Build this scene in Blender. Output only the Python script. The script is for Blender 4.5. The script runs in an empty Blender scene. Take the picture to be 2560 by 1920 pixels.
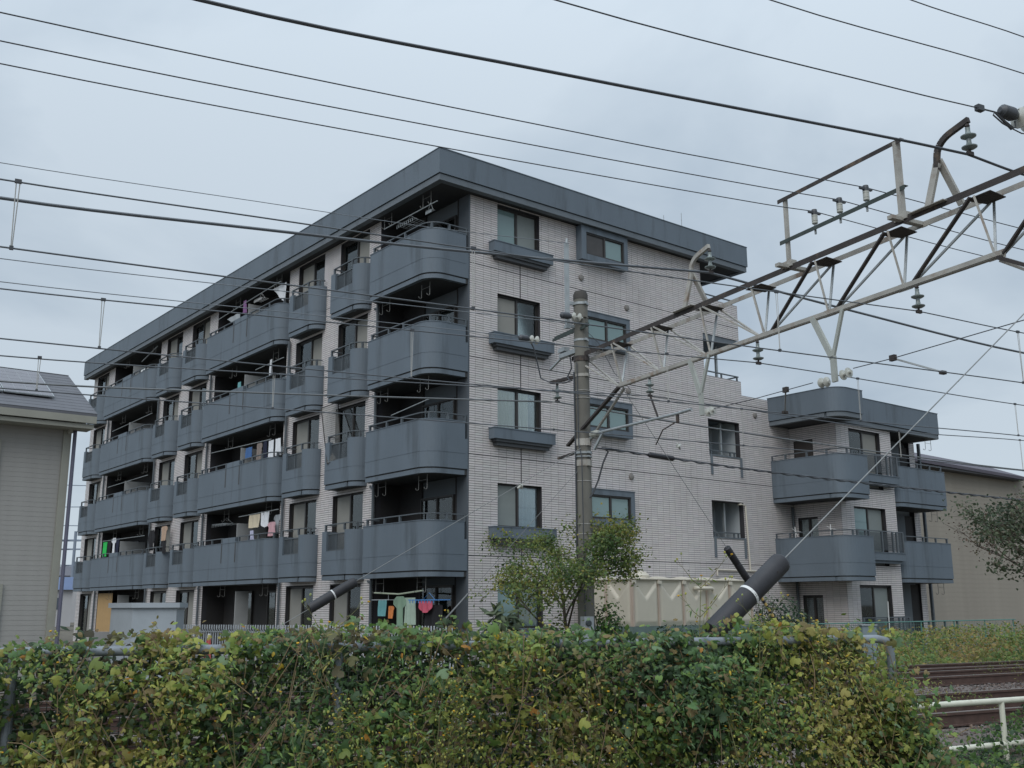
import bpy, math, random
import numpy as np
from mathutils import Matrix, Vector
rnd = random.Random(7)
rng = np.random.default_rng(11)
SC = bpy.context.scene
COL = SC.collection
# ------------------------------------------------------------------ camera, sky, sun, exposure
cam = bpy.data.cameras.new('camera'); cam.lens = 35.97; cam.sensor_width = 36.0; cam.sensor_fit = 'HORIZONTAL'
cam.clip_start = 0.1; cam.clip_end = 3000
camo = bpy.data.objects.new('camera', cam); COL.objects.link(camo)
camo.matrix_world = Matrix.Translation((0, 0, 1.65)) @ Matrix.Rotation(math.radians(90 + 12.235), 4, 'X') @ Matrix.Rotation(-0.0039, 4, 'Z')
SC.camera = camo
SUN_EL, SUN_AZ = math.radians(46), math.radians(202)      # azimuth from +Y (camera heading) clockwise
w = bpy.data.worlds.new('World'); SC.world = w; w.use_nodes = True
nt = w.node_tree; nt.nodes.clear(); N_ = nt.nodes.new; L_ = nt.links.new
out = N_('ShaderNodeOutputWorld'); bg = N_('ShaderNodeBackground'); bg.inputs[1].default_value = 0.12
sky = N_('ShaderNodeTexSky'); sky.sky_type = 'NISHITA'; sky.sun_disc = False
sky.sun_elevation = SUN_EL; sky.sun_rotation = SUN_AZ
tc = N_('ShaderNodeTexCoord'); sep = N_('ShaderNodeSeparateXYZ'); L_(tc.outputs['Generated'], sep.inputs[0])
mx = N_('ShaderNodeMath'); mx.operation = 'MAXIMUM'; mx.inputs[1].default_value = 0.0; L_(sep.outputs[2], mx.inputs[0])
# overcast deck: brighter towards the zenith, soft uneven cloud
den = N_('ShaderNodeMath'); den.operation = 'ADD'; den.inputs[1].default_value = 0.35; L_(mx.outputs[0], den.inputs[0])
dv = N_('ShaderNodeVectorMath'); dv.operation = 'DIVIDE'; L_(tc.outputs['Generated'], dv.inputs[0]); L_(den.outputs[0], dv.inputs[1])
n1 = N_('ShaderNodeTexNoise'); n1.inputs['Scale'].default_value = 1.6; n1.inputs['Detail'].default_value = 6; n1.inputs['Roughness'].default_value = .52; n1.inputs['Distortion'].default_value = .35
L_(dv.outputs[0], n1.inputs['Vector'])
cr = N_('ShaderNodeValToRGB'); L_(n1.outputs[0], cr.inputs[0])
cr.color_ramp.elements[0].position = .40; cr.color_ramp.elements[0].color = (.455, .552, .655, 1)
cr.color_ramp.elements[1].position = .62; cr.color_ramp.elements[1].color = (.64, .735, .825, 1)
pw_ = N_('ShaderNodeMath'); pw_.operation = 'POWER'; pw_.inputs[1].default_value = 3.2; L_(mx.outputs[0], pw_.inputs[0])
gr = N_('ShaderNodeMapRange'); gr.inputs[1].default_value = 0; gr.inputs[2].default_value = 1; gr.inputs[3].default_value = 0.88; gr.inputs[4].default_value = 2.5
L_(pw_.outputs[0], gr.inputs[0])
ml = N_('ShaderNodeVectorMath'); ml.operation = 'SCALE'; L_(cr.outputs[0], ml.inputs[0]); L_(gr.outputs[0], ml.inputs['Scale'])
m2 = N_('ShaderNodeVectorMath'); m2.operation = 'SCALE'; m2.inputs['Scale'].default_value = 1 / 0.12; L_(ml.outputs[0], m2.inputs[0])
mix = N_('ShaderNodeMixRGB'); mix.inputs[0].default_value = 0.93; L_(sky.outputs[0], mix.inputs[1]); L_(m2.outputs[0], mix.inputs[2])
L_(mix.outputs[0], bg.inputs[0]); L_(bg.outputs[0], out.inputs[0])
sl = bpy.data.lights.new('sun', 'SUN'); sl.energy = 1.5; sl.angle = math.radians(50); sl.color = (1, .965, .92)
so = bpy.data.objects.new('sun', sl); COL.objects.link(so)
sd = Vector((math.sin(SUN_AZ) * math.cos(SUN_EL), math.cos(SUN_AZ) * math.cos(SUN_EL), math.sin(SUN_EL)))
so.rotation_euler = sd.to_track_quat('Z', 'Y').to_euler(); so.location = (0, 0, 40)
vs = SC.view_settings; vs.view_transform = 'Standard'; vs.look = 'None'; vs.exposure = 0.0; vs.gamma = 1.0; vs.use_curve_mapping = False

# ------------------------------------------------------------------ frames
A_ = math.radians(51.43)
BF = Matrix.Translation((-1.205, 28.263, 0)) @ Matrix.Rotation(math.pi / 2 - A_, 4, 'Z')     # building: x along right facade, y along left facade
RF = Matrix.Rotation(math.radians(27.6), 4, 'Z')                                             # railway: x along the tracks, y across them
ID = Matrix.Identity(4)
def B(u, v, z): return BF @ Vector((u, v, z))
def RW(t, n, z): return RF @ Vector((t, n, z))

# ------------------------------------------------------------------ materials
MATS = {}
def mat(name, col, rough=.7, var=.12, scale=4.0, metal=0.0, bump=0.0, bscale=None, attr=None, stain=None, trans=0.0, zs=1.0, spec=.5, detail=6):
    if name in MATS: return MATS[name]
    m = bpy.data.materials.new(name); m.use_nodes = True; t = m.node_tree; n = t.nodes; l = t.links
    b = n['Principled BSDF']; b.inputs['Roughness'].default_value = rough; b.inputs['Metallic'].default_value = metal
    b.inputs['Specular IOR Level'].default_value = spec
    tcn = n.new('ShaderNodeTexCoord'); mp = n.new('ShaderNodeMapping'); l.new(tcn.outputs['Object'], mp.inputs[0])
    mp.inputs['Scale'].default_value = (scale, scale, scale * zs)
    no = n.new('ShaderNodeTexNoise'); no.inputs['Scale'].default_value = 1; no.inputs['Detail'].default_value = detail; no.inputs['Roughness'].default_value = .62
    l.new(mp.outputs[0], no.inputs['Vector'])
    mr = n.new('ShaderNodeMapRange'); mr.inputs[1].default_value = .25; mr.inputs[2].default_value = .75
    mr.inputs[3].default_value = 1 - var; mr.inputs[4].default_value = 1 + var; l.new(no.outputs[0], mr.inputs[0])
    sc = n.new('ShaderNodeVectorMath'); sc.operation = 'SCALE'; l.new(mr.outputs[0], sc.inputs['Scale'])
    if attr:
        at = n.new('ShaderNodeAttribute'); at.attribute_name = attr; l.new(at.outputs['Color'], sc.inputs[0])
        if col is not None:
            mu = n.new('ShaderNodeMixRGB'); mu.blend_type = 'MULTIPLY'; mu.inputs[0].default_value = 1; mu.inputs[2].default_value = (*col, 1)
            l.new(at.outputs['Color'], mu.inputs[1]); l.new(mu.outputs[0], sc.inputs[0])
    else:
        sc.inputs[0].default_value = col
    cur = sc.outputs[0]
    if stain:      # (colour, threshold, scale, zscale, amount)
        mp2 = n.new('ShaderNodeMapping'); l.new(tcn.outputs['Object'], mp2.inputs[0]); mp2.inputs['Scale'].default_value = (stain[2], stain[2], stain[2] * stain[3])
        mp2.inputs['Location'].default_value = (3.1, 7.7, 1.3)
        n2 = n.new('ShaderNodeTexNoise'); n2.inputs['Scale'].default_value = 1; n2.inputs['Detail'].default_value = 7; n2.inputs['Roughness'].default_value = .65; l.new(mp2.outputs[0], n2.inputs['Vector'])
        r2 = n.new('ShaderNodeMapRange'); r2.inputs[1].default_value = stain[1]; r2.inputs[2].default_value = stain[1] + .16; r2.inputs[3].default_value = 0; r2.inputs[4].default_value = stain[4]; l.new(n2.outputs[0], r2.inputs[0])
        mm = n.new('ShaderNodeMixRGB'); l.new(r2.outputs[0], mm.inputs[0]); l.new(cur, mm.inputs[1]); mm.inputs[2].default_value = (*stain[0], 1); cur = mm.outputs[0]
    l.new(cur, b.inputs['Base Color'])
    if bump:
        bn = n.new('ShaderNodeTexNoise'); bn.inputs['Scale'].default_value = bscale or 60; bn.inputs['Detail'].default_value = 4; l.new(tcn.outputs['Object'], bn.inputs['Vector'])
        bp = n.new('ShaderNodeBump'); bp.inputs['Strength'].default_value = bump; bp.inputs['Distance'].default_value = .02; l.new(bn.outputs[0], bp.inputs['Height']); l.new(bp.outputs[0], b.inputs['Normal'])
    if trans:
        tr = n.new('ShaderNodeBsdfTranslucent'); l.new(cur, tr.inputs[0]); ms = n.new('ShaderNodeMixShader'); ms.inputs[0].default_value = trans
        l.new(b.outputs[0], ms.inputs[1]); l.new(tr.outputs[0], ms.inputs[2]); l.new(ms.outputs[0], n['Material Output'].inputs[0])
    MATS[name] = m; return m
def glassmat(name, tint=(.75, .85, .85), opacity=.12, base=(.1, .12, .12)):
    if name in MATS: return MATS[name]
    m = bpy.data.materials.new(name); m.use_nodes = True; t = m.node_tree; n = t.nodes; l = t.links
    n.remove(n['Principled BSDF']); g = n.new('ShaderNodeBsdfGlossy'); g.inputs['Roughness'].default_value = .03; g.inputs[0].default_value = (.9, .95, .95, 1)
    tr = n.new('ShaderNodeBsdfTransparent'); tr.inputs[0].default_value = (*tint, 1)
    d = n.new('ShaderNodeBsdfDiffuse'); d.inputs[0].default_value = (*base, 1)
    m0 = n.new('ShaderNodeMixShader'); m0.inputs[0].default_value = opacity; l.new(tr.outputs[0], m0.inputs[1]); l.new(d.outputs[0], m0.inputs[2])
    fr = n.new('ShaderNodeFresnel'); fr.inputs[0].default_value = 1.5; ad = n.new('ShaderNodeMath'); ad.operation = 'MULTIPLY'; ad.inputs[1].default_value = 1.5; l.new(fr.outputs[0], ad.inputs[0])
    m1 = n.new('ShaderNodeMixShader'); l.new(ad.outputs[0], m1.inputs[0]); l.new(m0.outputs[0], m1.inputs[1]); l.new(g.outputs[0], m1.inputs[2])
    l.new(m1.outputs[0], n['Material Output'].inputs[0]); MATS[name] = m; return m

PAINT = mat('grey_paint', (.120, .150, .180), .66, .10, .8, zs=.3, bump=.1, bscale=150, stain=((.074, .09, .104), .53, 1.8, .14, .75))
PAINTD = mat('band_paint', (.130, .152, .172), .68, .1, 1.2, bump=.06, bscale=120, stain=((.07, .082, .092), .54, 1.6, .5, .5))
DPANE = None
SOFFIT = mat('soffit_shade_paint', (.042, .044, .046), .85, .2, .8)  # near black: the shade under slabs and ceilings is put into this colour
DARK = mat('recess_shade_paint', (.030, .028, .028), .8, .25, .7)  # shade inside the balcony recesses is painted into this wall colour
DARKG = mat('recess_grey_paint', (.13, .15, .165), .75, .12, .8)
GROUT = mat('grout', (.038, .037, .042), .95, .15, 2)
TILE = mat('tile_glaze', (.60, .565, .555), .45, .05, .5, attr='tone', spec=.35, stain=((.40, .375, .36), .56, .9, .22, .42))
BRONZE = mat('window_bronze', (.035, .032, .03), .45, .2, 5)
RAILM = mat('rail_grey', (.085, .10, .112), .5, .15, 5)
GALV = mat('galvanised_steel', (.36, .39, .40), .55, .18, 6, metal=.35, stain=((.17, .12, .08), .62, 3, 1, .5))
RUSTY = mat('rusty_painted_steel', (.36, .35, .32), .75, .22, 3, bump=.15, bscale=50, stain=((.20, .115, .065), .53, 2.6, 1, .8))
RUSTD = mat('dark_rusty_steel', (.045, .038, .036), .8, .35, 4, bump=.15, bscale=60, stain=((.20, .14, .09), .56, 3, 1, .7))
CONC = mat('pole_concrete', (.165, .16, .14), .9, .16, 2.2, zs=.5, bump=.25, bscale=90, stain=((.095, .09, .08), .52, 1.4, .35, .6))
GAUZE = None
CABLE = mat('cable_sheath', (.055, .06, .068), .5, .2, 3)
CABLEG = mat('bare_cable', (.15, .16, .165), .5, .2, 3, metal=.2)
PORC = mat('glazed_porcelain', (.20, .235, .23), .18, .15, 8)
PORCW = mat('white_porcelain', (.44, .45, .41), .3, .12, 9, stain=((.3, .25, .17), .6, 6, 1, .5))
WHITEP = mat('white_plastic', (.66, .67, .66), .5, .08, 4)
BLACKR = mat('black_sleeve', (.022, .022, .026), .55, .3, 3, bump=.05, bscale=30, stain=((.045, .045, .05), .55, 2, .4, .7))
GLASS = glassmat('clear_glass', (.93, .96, .96), .04)
GLASST = glassmat('teal_glass', (.62, .8, .78), .6, (.32, .46, .46))
SCREEN = mat('insect_screen', (.27, .265, .24), .8, .08, 2)
SCREENR = mat('screen_over_frosted_glass', (.22, .245, .235), .55, .08, 2)

# ------------------------------------------------------------------ geometry helpers
class MB:
    def __init__(s, F=ID): s.F = F; s.v = []; s.f = []; s.c = []
    def pt(s, p): s.v.append(tuple(s.F @ Vector(p))); return len(s.v) - 1
    def face(s, pts): s.f.append([s.pt(p) for p in pts])
    def box(s, x0, x1, y0, y1, z0, z1):
        i = [s.pt((x, y, z)) for z in (z0, z1) for x, y in ((x0, y0), (x1, y0), (x1, y1), (x0, y1))]
        for q in ((3, 2, 1, 0), (4, 5, 6, 7), (0, 1, 5, 4), (1, 2, 6, 5), (2, 3, 7, 6), (3, 0, 4, 7)): s.f.append([i[k] for k in q])
        return s
    def bar(s, p, q, w, h=None, up=(0, 0, 1)):
        h = h or w; p = Vector(p); q = Vector(q); d = (q - p).normalized(); up = Vector(up)
        a = d.cross(up)
        if a.length < 1e-3: a = d.cross(Vector((1, 0, 0)))
        a.normalize(); b = a.cross(d).normalized(); i = []
        for c in (p, q):
            for x, y in ((-1, -1), (1, -1), (1, 1), (-1, 1)): i.append(s.pt(c + a * (x * w / 2) + b * (y * h / 2)))
        for k in ((3, 2, 1, 0), (4, 5, 6, 7), (0, 1, 5, 4), (1, 2, 6, 5), (2, 3, 7, 6), (3, 0, 4, 7)): s.f.append([i[j] for j in k])
        return s
    def angle(s, p, q, w, t=.012, up=(0, 0, 1), flip=1):       # an L-section
        p = Vector(p); q = Vector(q); d = (q - p).normalized(); a = d.cross(Vector(up))
        if a.length < 1e-3: a = d.cross(Vector((1, 0, 0)))
        a.normalize(); b = a.cross(d).normalized()
        o = a * (w / 2 * flip)
        s.bar(p + b * (w / 2), q + b * (w / 2), w, t, b); 
        s.bar(p + o, q + o, t, w, b)
        return s
    def tube(s, pts, r, n=6, caps=True):
        pts = [Vector(p) for p in pts]; rings = []; m = len(pts); pa = None
        for k, p in enumerate(pts):
            d = (pts[min(k + 1, m - 1)] - pts[max(k - 1, 0)])
            if d.length < 1e-9: d = Vector((0, 0, 1))
            d.normalize()
            if pa is None:
                a = d.cross(Vector((0, 0, 1)))
                if a.length < 1e-2: a = d.cross(Vector((1, 0, 0)))
            else: a = pa - d * pa.dot(d)
            a.normalize(); pa = a; b = d.cross(a); rr = r[k] if isinstance(r, (list, tuple)) else r
            rings.append([s.pt(p + a * (rr * math.cos(2 * math.pi * j / n)) + b * (rr * math.sin(2 * math.pi * j / n))) for j in range(n)])
        for k in range(m - 1):
            for j in range(n): s.f.append([rings[k][j], rings[k][(j + 1) % n], rings[k + 1][(j + 1) % n], rings[k + 1][j]])
        if caps: s.f.append(rings[0][::-1]); s.f.append(rings[-1][:])
        return s
    def lathe(s, o, ax, prof, n=12):
        o = Vector(o); ax = Vector(ax).normalized(); a = ax.cross(Vector((0, 0, 1)))
        if a.length < 1e-2: a = ax.cross(Vector((1, 0, 0)))
        a.normalize(); b = ax.cross(a); rings = []
        for r, h in prof: rings.append([s.pt(o + ax * h + a * (max(r, 1e-4) * math.cos(2 * math.pi * j / n)) + b * (max(r, 1e-4) * math.sin(2 * math.pi * j / n))) for j in range(n)])
        for k in range(len(prof) - 1):
            for j in range(n): s.f.append([rings[k][j], rings[k][(j + 1) % n], rings[k + 1][(j + 1) % n], rings[k + 1][j]])
        s.f.append(rings[0][::-1]); s.f.append(rings[-1][:]); return s
    def prism(s, poly, z0, z1):
        a = [s.pt((x, y, z0)) for x, y in poly]; b = [s.pt((x, y, z1)) for x, y in poly]; n = len(poly)
        s.f.append(a[::-1]); s.f.append(b)
        for k in range(n): s.f.append([a[k], a[(k + 1) % n], b[(k + 1) % n], b[k]])
        return s
    def strip(s, path, t, z0, z1):                # wall of thickness t, to the left side of the path when t > 0
        P = [Vector(p) for p in path]; m = len(P); O = []
        for k in range(m):
            ds = []
            if k > 0: ds.append((P[k] - P[k - 1]).normalized())
            if k < m - 1: ds.append((P[k + 1] - P[k]).normalized())
            ns = [Vector((-d.y, d.x)) for d in ds]; nn = sum(ns, Vector((0, 0))); nn.normalize(); c = max(nn.dot(ns[0]), .4); O.append(P[k] + nn * (t / c))
        idx = [[s.pt((p.x, p.y, z)) for p in L for z in (z0, z1)] for L in (P, O)]
        for k in range(m - 1):
            a, b = idx[0][2 * k:2 * k + 4], idx[1][2 * k:2 * k + 4]
            s.f += [[a[0], a[2], a[3], a[1]], [b[0], b[1], b[3], b[2]], [a[1], a[3], b[3], b[1]], [a[0], b[0], b[2], a[2]]]
        for e in (0, 2 * m - 2): s.f.append([idx[0][e], idx[0][e + 1], idx[1][e + 1], idx[1][e]])
        return s
    def mesh(s, name, m, inv=ID, smooth=False):
        me = bpy.data.meshes.new(name); V = [tuple(inv @ Vector(v)) for v in s.v] if inv != ID else s.v
        me.from_pydata(V, [], s.f); me.materials.append(m); me.shade_flat()
        if smooth:
            me.polygons.foreach_set('use_smooth', [True] * len(me.polygons)); me.set_sharp_from_angle(angle=math.radians(35))
        me.update(); return me
def tag(o, label=None, cat=None, group=None, kind=None):
    if label: o['label'] = label
    if cat: o['category'] = cat
    if group: o['group'] = group
    if kind: o['kind'] = kind
    return o
def root_of(o):
    while o.parent: o = o.parent
    return o
def thing(name, label, cat, M=ID, group=None):
    o = bpy.data.objects.new(name, None); COL.objects.link(o); o.matrix_world = M; o['_'] = 1; del o['_']
    ROOTM[o.name] = M.copy(); return tag(o, label, cat, group)
ROOTM = {}
def obj(name, mb, m, parent=None, smooth=False, label=None, cat=None, group=None, kind=None):
    if parent is None:
        V = np.array(mb.v); lo = V.min(0); hi = V.max(0); c = Vector(((lo[0] + hi[0]) / 2, (lo[1] + hi[1]) / 2, lo[2])); M = Matrix.Translation(c)
        me = mb.mesh(name, m, M.inverted(), smooth); o = bpy.data.objects.new(name, me); COL.objects.link(o); o.matrix_world = M; ROOTM[o.name] = M
    else:
        r = root_of(parent); me = mb.mesh(name, m, ROOTM[r.name].inverted(), smooth); o = bpy.data.objects.new(name, me); COL.objects.link(o); o.parent = parent
    return tag(o, label, cat, group, kind)
def place(name, me, parent, M, label=None):        # a part with its own local matrix
    o = bpy.data.objects.new(name, me); COL.objects.link(o); o.parent = parent; o.matrix_local = M
    if label: o['label'] = label
    return o
def dup(o, parent, M=None):                        # copy of a part with its sub-parts
    c = o.copy(); COL.objects.link(c); c.parent = parent
    if M is not None: c.matrix_local = M
    for ch in [x for x in o.children]: dup(ch, c)
    return c
def dup_thing(root, M, label=None, group=None):
    c = root.copy(); COL.objects.link(c); c.matrix_world = M; ROOTM[c.name] = M
    if label: c['label'] = label
    if group: c['group'] = group
    for ch in [x for x in root.children]: dup(ch, c)
    return c
def attr_mesh(name, V, Fc, colr, m, flat=True):               # numpy mesh with a per-face colour
    me = bpy.data.meshes.new(name); V = np.asarray(V, np.float32); Fc = np.asarray(Fc, np.int32)
    nf, k = Fc.shape; me.vertices.add(len(V)); me.vertices.foreach_set('co', V.ravel()); me.loops.add(nf * k); me.loops.foreach_set('vertex_index', Fc.ravel())
    me.polygons.add(nf); me.polygons.foreach_set('loop_start', np.arange(nf, dtype=np.int32) * k)
    me.update(calc_edges=True)
    a = me.attributes.new('tone', 'FLOAT_COLOR', 'FACE'); c = np.ones((nf, 4), np.float32); c[:, :3] = colr; a.data.foreach_set('color', c.ravel())
    me.materials.append(m); me.validate()
    if flat: me.shade_flat()
    return me
def arc(cx, cy, r, a0, a1, n=7):
    return [(cx + r * math.cos(math.radians(a0 + (a1 - a0) * k / n)), cy + r * math.sin(math.radians(a0 + (a1 - a0) * k / n))) for k in range(n + 1)]

# ------------------------------------------------------------------ ground
gm = mat('ground_soil', (.115, .10, .075), .95, .35, .8, bump=.4, bscale=25)
V = []; Fq = []; xs = [-1500, -300, -120] + list(range(-60, 61, 4)) + [120, 300, 1500]; ys = [-300, -60] + list(range(-12, 81, 4)) + [120, 200, 400, 900, 2200]
for y in ys:
    for x in xs: V.append((x, y, rnd.uniform(-.04, .02) if abs(x) < 60 and 8 < y < 80 else 0))
W_ = len(xs)
for j in range(len(ys) - 1):
    for i in range(W_ - 1): Fq.append([j * W_ + i, j * W_ + i + 1, (j + 1) * W_ + i + 1, (j + 1) * W_ + i])
g = MB(); g.v = V; g.f = Fq; obj('ground', g, gm, kind='structure')

# ------------------------------------------------------------------ apartment building
bld = thing('apartment_building', 'large grey five storey apartment block with pale tiled walls and curved balconies', 'apartment block', BF)
WL = -.93                                     # outer wall plane of the window bays on the balcony side
GK = [0, 2.575, 5.345, 8.12, 10.88]           # groove level of balcony floors 2..5
def HEAD(k): return 13.43 - 2.785 * (4 - k)   # window heads, k = 0..4
bays = [(3.45, 9.70), (16.1, 22.55), (29.0, 32.4)]
wins = [(4.13, 6.0), (7.09, 9.0), (16.93, 18.83), (19.94, 21.8), (29.95, 31.8)]
def sheet(mb, ax, x0, x1, z0, z1, d0, d1, holes):
    X = sorted({x0, x1, *[c for h in holes for c in h[:2] if x0 < c < x1]}); Z = sorted({z0, z1, *[c for h in holes for c in h[2:] if z0 < c < z1]})
    for a, b in zip(X, X[1:]):
        for c, d in zip(Z, Z[1:]):
            mxx, mz = (a + b) / 2, (c + d) / 2
            if any(h[0] < mxx < h[1] and h[2] < mz < h[3] for h in holes): continue
            if ax == 'x': mb.box(a, b, d0, d1, c, d)
            else: mb.box(d0, d1, a, b, c, d)
# wall holes on the left side
LH = [(a, b, (.25 if k == 0 else 3.0 + 2.8 * (k - 1) + .06), HEAD(k)) for a, b in wins for k in range(5)]
RWIN = (1.0, 2.64)
RH = [(RWIN[0], RWIN[1], HEAD(k) - 1.27, HEAD(k)) for k in range(5)] + [(10.12, 11.78, 6.67, 7.89), (10.13, 11.80, 3.88, 5.09)]
core = MB(BF)
core.box(.0, 10.05, .22, 32.4, 0, 13.9)
core.box(10.05, 14.6, 1.5, 9, 0, 8.4)
obj('core_wall', core, DARKG, bld)
for a, b in bays:
    lw = MB(BF); sheet(lw, 'y', a, b, 0, 13.5, WL, WL + .2, LH); obj('bay_wall', lw, GROUT, bld)
for a, b in bays:
    bs = MB(BF)
    bs.box(WL + .2, -.001, a, a + .14, 0, 13.5); bs.box(WL + .2, -.001, b - .14, b, 0, 13.5)
    for k in range(1, 5): bs.box(WL + .2, -.001, a + .14, b - .14, GK[k] - .1, GK[k] + .3)
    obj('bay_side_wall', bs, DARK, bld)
rw = MB(BF)
sheet(rw, 'x', 0, 10.05, 0, 13.5, 0, .219, RH)
sheet(rw, 'x', 10.05, 12.0, 0, 9.45, 0, .2, RH)
rw.box(10.05, 12.0, 0, .2, 10.95, 12.26)
rw.box(12.0, 14.6, 0, .2, 0, 8.95)
obj('facade_wall', rw, GROUT, bld)
# tiles: one box per tile, laid in stack bond with open joints
TP, TZ = .28, 2.8 / 41
def tile_rects(x0, x1, z0, z1, xoff, holes, joints=()):
    out = []; k0 = int(math.floor((z0 - 3.0) / TZ)); k1 = int(math.ceil((z1 - 3.0) / TZ)); c0 = int(math.floor((x0 - xoff) / TP)); c1 = int(math.ceil((x1 - xoff) / TP))
    for k in range(k0, k1):
        a = 3.0 + k * TZ; b = a + TZ; j = .0058
        bot = a + (.014 if k % 41 == 0 else j); top = b - (.014 if (k + 1) % 41 == 0 else j)
        bot = max(bot, z0); top = min(top, z1)
        if top - bot < .012: continue
        zc = (bot + top) / 2; hs = [h for h in holes if h[2] - .002 < zc < h[3] + .002]
        for c in range(c0, c1):
            s = [(max(xoff + c * TP + j * .7, x0), min(xoff + (c + 1) * TP - j * .7, x1))]
            for jx in joints:
                s = [q for (p, r) in s for q in ([(p, min(r, jx - .015)), (max(p, jx + .015), r)] if p < jx < r else [(p, r)])]
            for h in hs:
                s = [q for (p, r) in s for q in ((p, min(r, h[0])), (max(p, h[1]), r)) if q[1] - q[0] > .015]
            out += [(p, r, bot, top) for p, r in s if r - p > .015]
    return out
def tile_mesh(name, groups):
    V, Fc, C = [], [], []
    tones = []
    allr = []
    for rects, ax, d, sgn in groups:
        for r in rects: allr.append((r, ax, d, sgn))
    n = len(allr); Vn = np.zeros((n, 8, 3)); Q = np.array([(0, 1, 5, 4), (1, 2, 6, 5), (2, 3, 7, 6), (3, 0, 4, 7), (4, 5, 6, 7)])
    for i, ((a, b, c, d_), ax, d, sgn) in enumerate(allr):
        th = .008 + rnd.random() * .002; bev = .0012
        o = [(a, c), (b, c), (b, d_), (a, d_)]; q = [(a + bev, c + bev), (b - bev, c + bev), (b - bev, d_ - bev), (a + bev, d_ - bev)]
        for k in range(4):
            if ax == 'x': Vn[i, k] = (o[k][0], d, o[k][1]); Vn[i, 4 + k] = (q[k][0], d - th, q[k][1])
            else: Vn[i, k] = (d, o[k][0], o[k][1]); Vn[i, 4 + k] = (d - th, q[k][0], q[k][1])
    Fc = (Q[None] + 8 * np.arange(n)[:, None, None]).reshape(-1, 4)
    t = rng.normal(1, .032, n); hue = rng.normal(0, .007, (n, 3)); colr = np.repeat(np.clip(t[:, None] + hue, .8, 1.2), 5, 0)
    return attr_mesh(name, Vn.reshape(-1, 3), Fc, colr, TILE)
fr = tile_rects(0, 10.05, 0, 13.49, -.08, RH, (1.86,)) + tile_rects(10.05, 12.0, 0, 9.44, -.08, RH) + tile_rects(10.05, 12.0, 10.95, 12.25, -.08, []) + tile_rects(12.0, 14.6, 0, 8.94, -.08, [])
# the nearest full tiles are objects of their own
full = [r for r in fr if abs((r[1] - r[0]) - (TP - .00812)) < 1e-3 and abs((r[3] - r[2]) - (TZ - .0116)) < 1e-3]
full.sort(key=lambda r: (abs(r[2] - 5.0) > 3.6, r[0] > 2.6 and r[0] < 4.0, (r[0] + 1.2) ** 2 + (r[2] - 6.0) ** 2 * .6)); own = full[:300]; ownset = set(own)
one = [attr_mesh('tile_piece', *(lambda v: (v, [(0, 1, 5, 4), (1, 2, 6, 5), (2, 3, 7, 6), (3, 0, 4, 7), (4, 5, 6, 7)]))([(x * 1.0, y, z) for x, y, z in
      ((0, 0, 0), (.2719, 0, 0), (.2719, 0, TZ - .0116), (0, 0, TZ - .0116), (.0012, -.009, .0012), (.2707, -.009, .0012), (.2707, -.009, TZ - .0128), (.0012, -.009, TZ - .0128))]),
      np.clip(rng.normal(1, .035) + rng.normal(0, .012, 3), .8, 1.2)[None].repeat(5, 0), TILE) for _ in range(8)]
for r in own: place('tile', one[rnd.randrange(8)], bld, Matrix.Translation((r[0], 0, r[2])))
grp = [([r for r in fr if r not in ownset], 'x', 0, 1)]
for a, b in bays: grp.append((tile_rects(a, b, 0, 13.49, a, LH), 'y', WL, 1))
WH = [(-1.03, -.2, 5.6 - .2, 7.5), (-1.03, -.2, 2.65, 4.72), (-1.03, -.2, .0, 1.95)]
grp.append((tile_rects(-2.0, 0.0, 0, 8.0, -2.0, WH), 'y', 14.6, 1))
FH = [(15.37, 17.36, 5.75, 7.85), (15.37, 17.36, 2.98, 5.07), (15.37, 17.36, .3, 2.29)]
grp.append((tile_rects(14.6, 18.07, 0, 8.0, 14.6, FH), 'x', -2.0, 1))
grp.append((tile_rects(21.2, 21.6, 0, 8.0, 21.2, []), 'x', -.9, 1))
tm = bpy.data.objects.new('tile_cladding', tile_mesh('tile_cladding', grp)); COL.objects.link(tm); tm.parent = bld; tm['kind'] = 'stuff'

# windows -----------------------------------------------------------
CURT = [mat('curtain_pale_blue', (.66, .76, .80), .9, .06, 3), mat('curtain_white', (.80, .80, .78), .9, .05, 3), mat('curtain_cream', (.68, .64, .52), .9, .06, 3),
        mat('curtain_grey', (.45, .46, .46), .9, .08, 3), mat('curtain_green', (.50, .66, .52), .9, .08, 3), mat('curtain_blue_grey', (.52, .60, .68), .9, .06, 3)]
BACK = mat('dark_room', (.03, .03, .032), .9, .2, 1)
def curtain_mesh(wd, ht, m, gap=0.0, amp=.014, y=.07, draw=1.0, side=0):
    b = MB(); n = 30; x0 = side * wd * (1 - draw); prev = None
    for k in range(n + 1):
        x = x0 + wd * draw * k / n; yy = y + amp * math.sin(k * 1.9) + rnd.uniform(-.004, .004)
        cur = (b.pt((x, yy, 0.0)), b.pt((x, yy, ht)))
        if prev: b.f.append([prev[0], cur[0], cur[1], prev[1]])
        prev = cur
    return b.mesh('curtain', m)
WCACHE = {}
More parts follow.
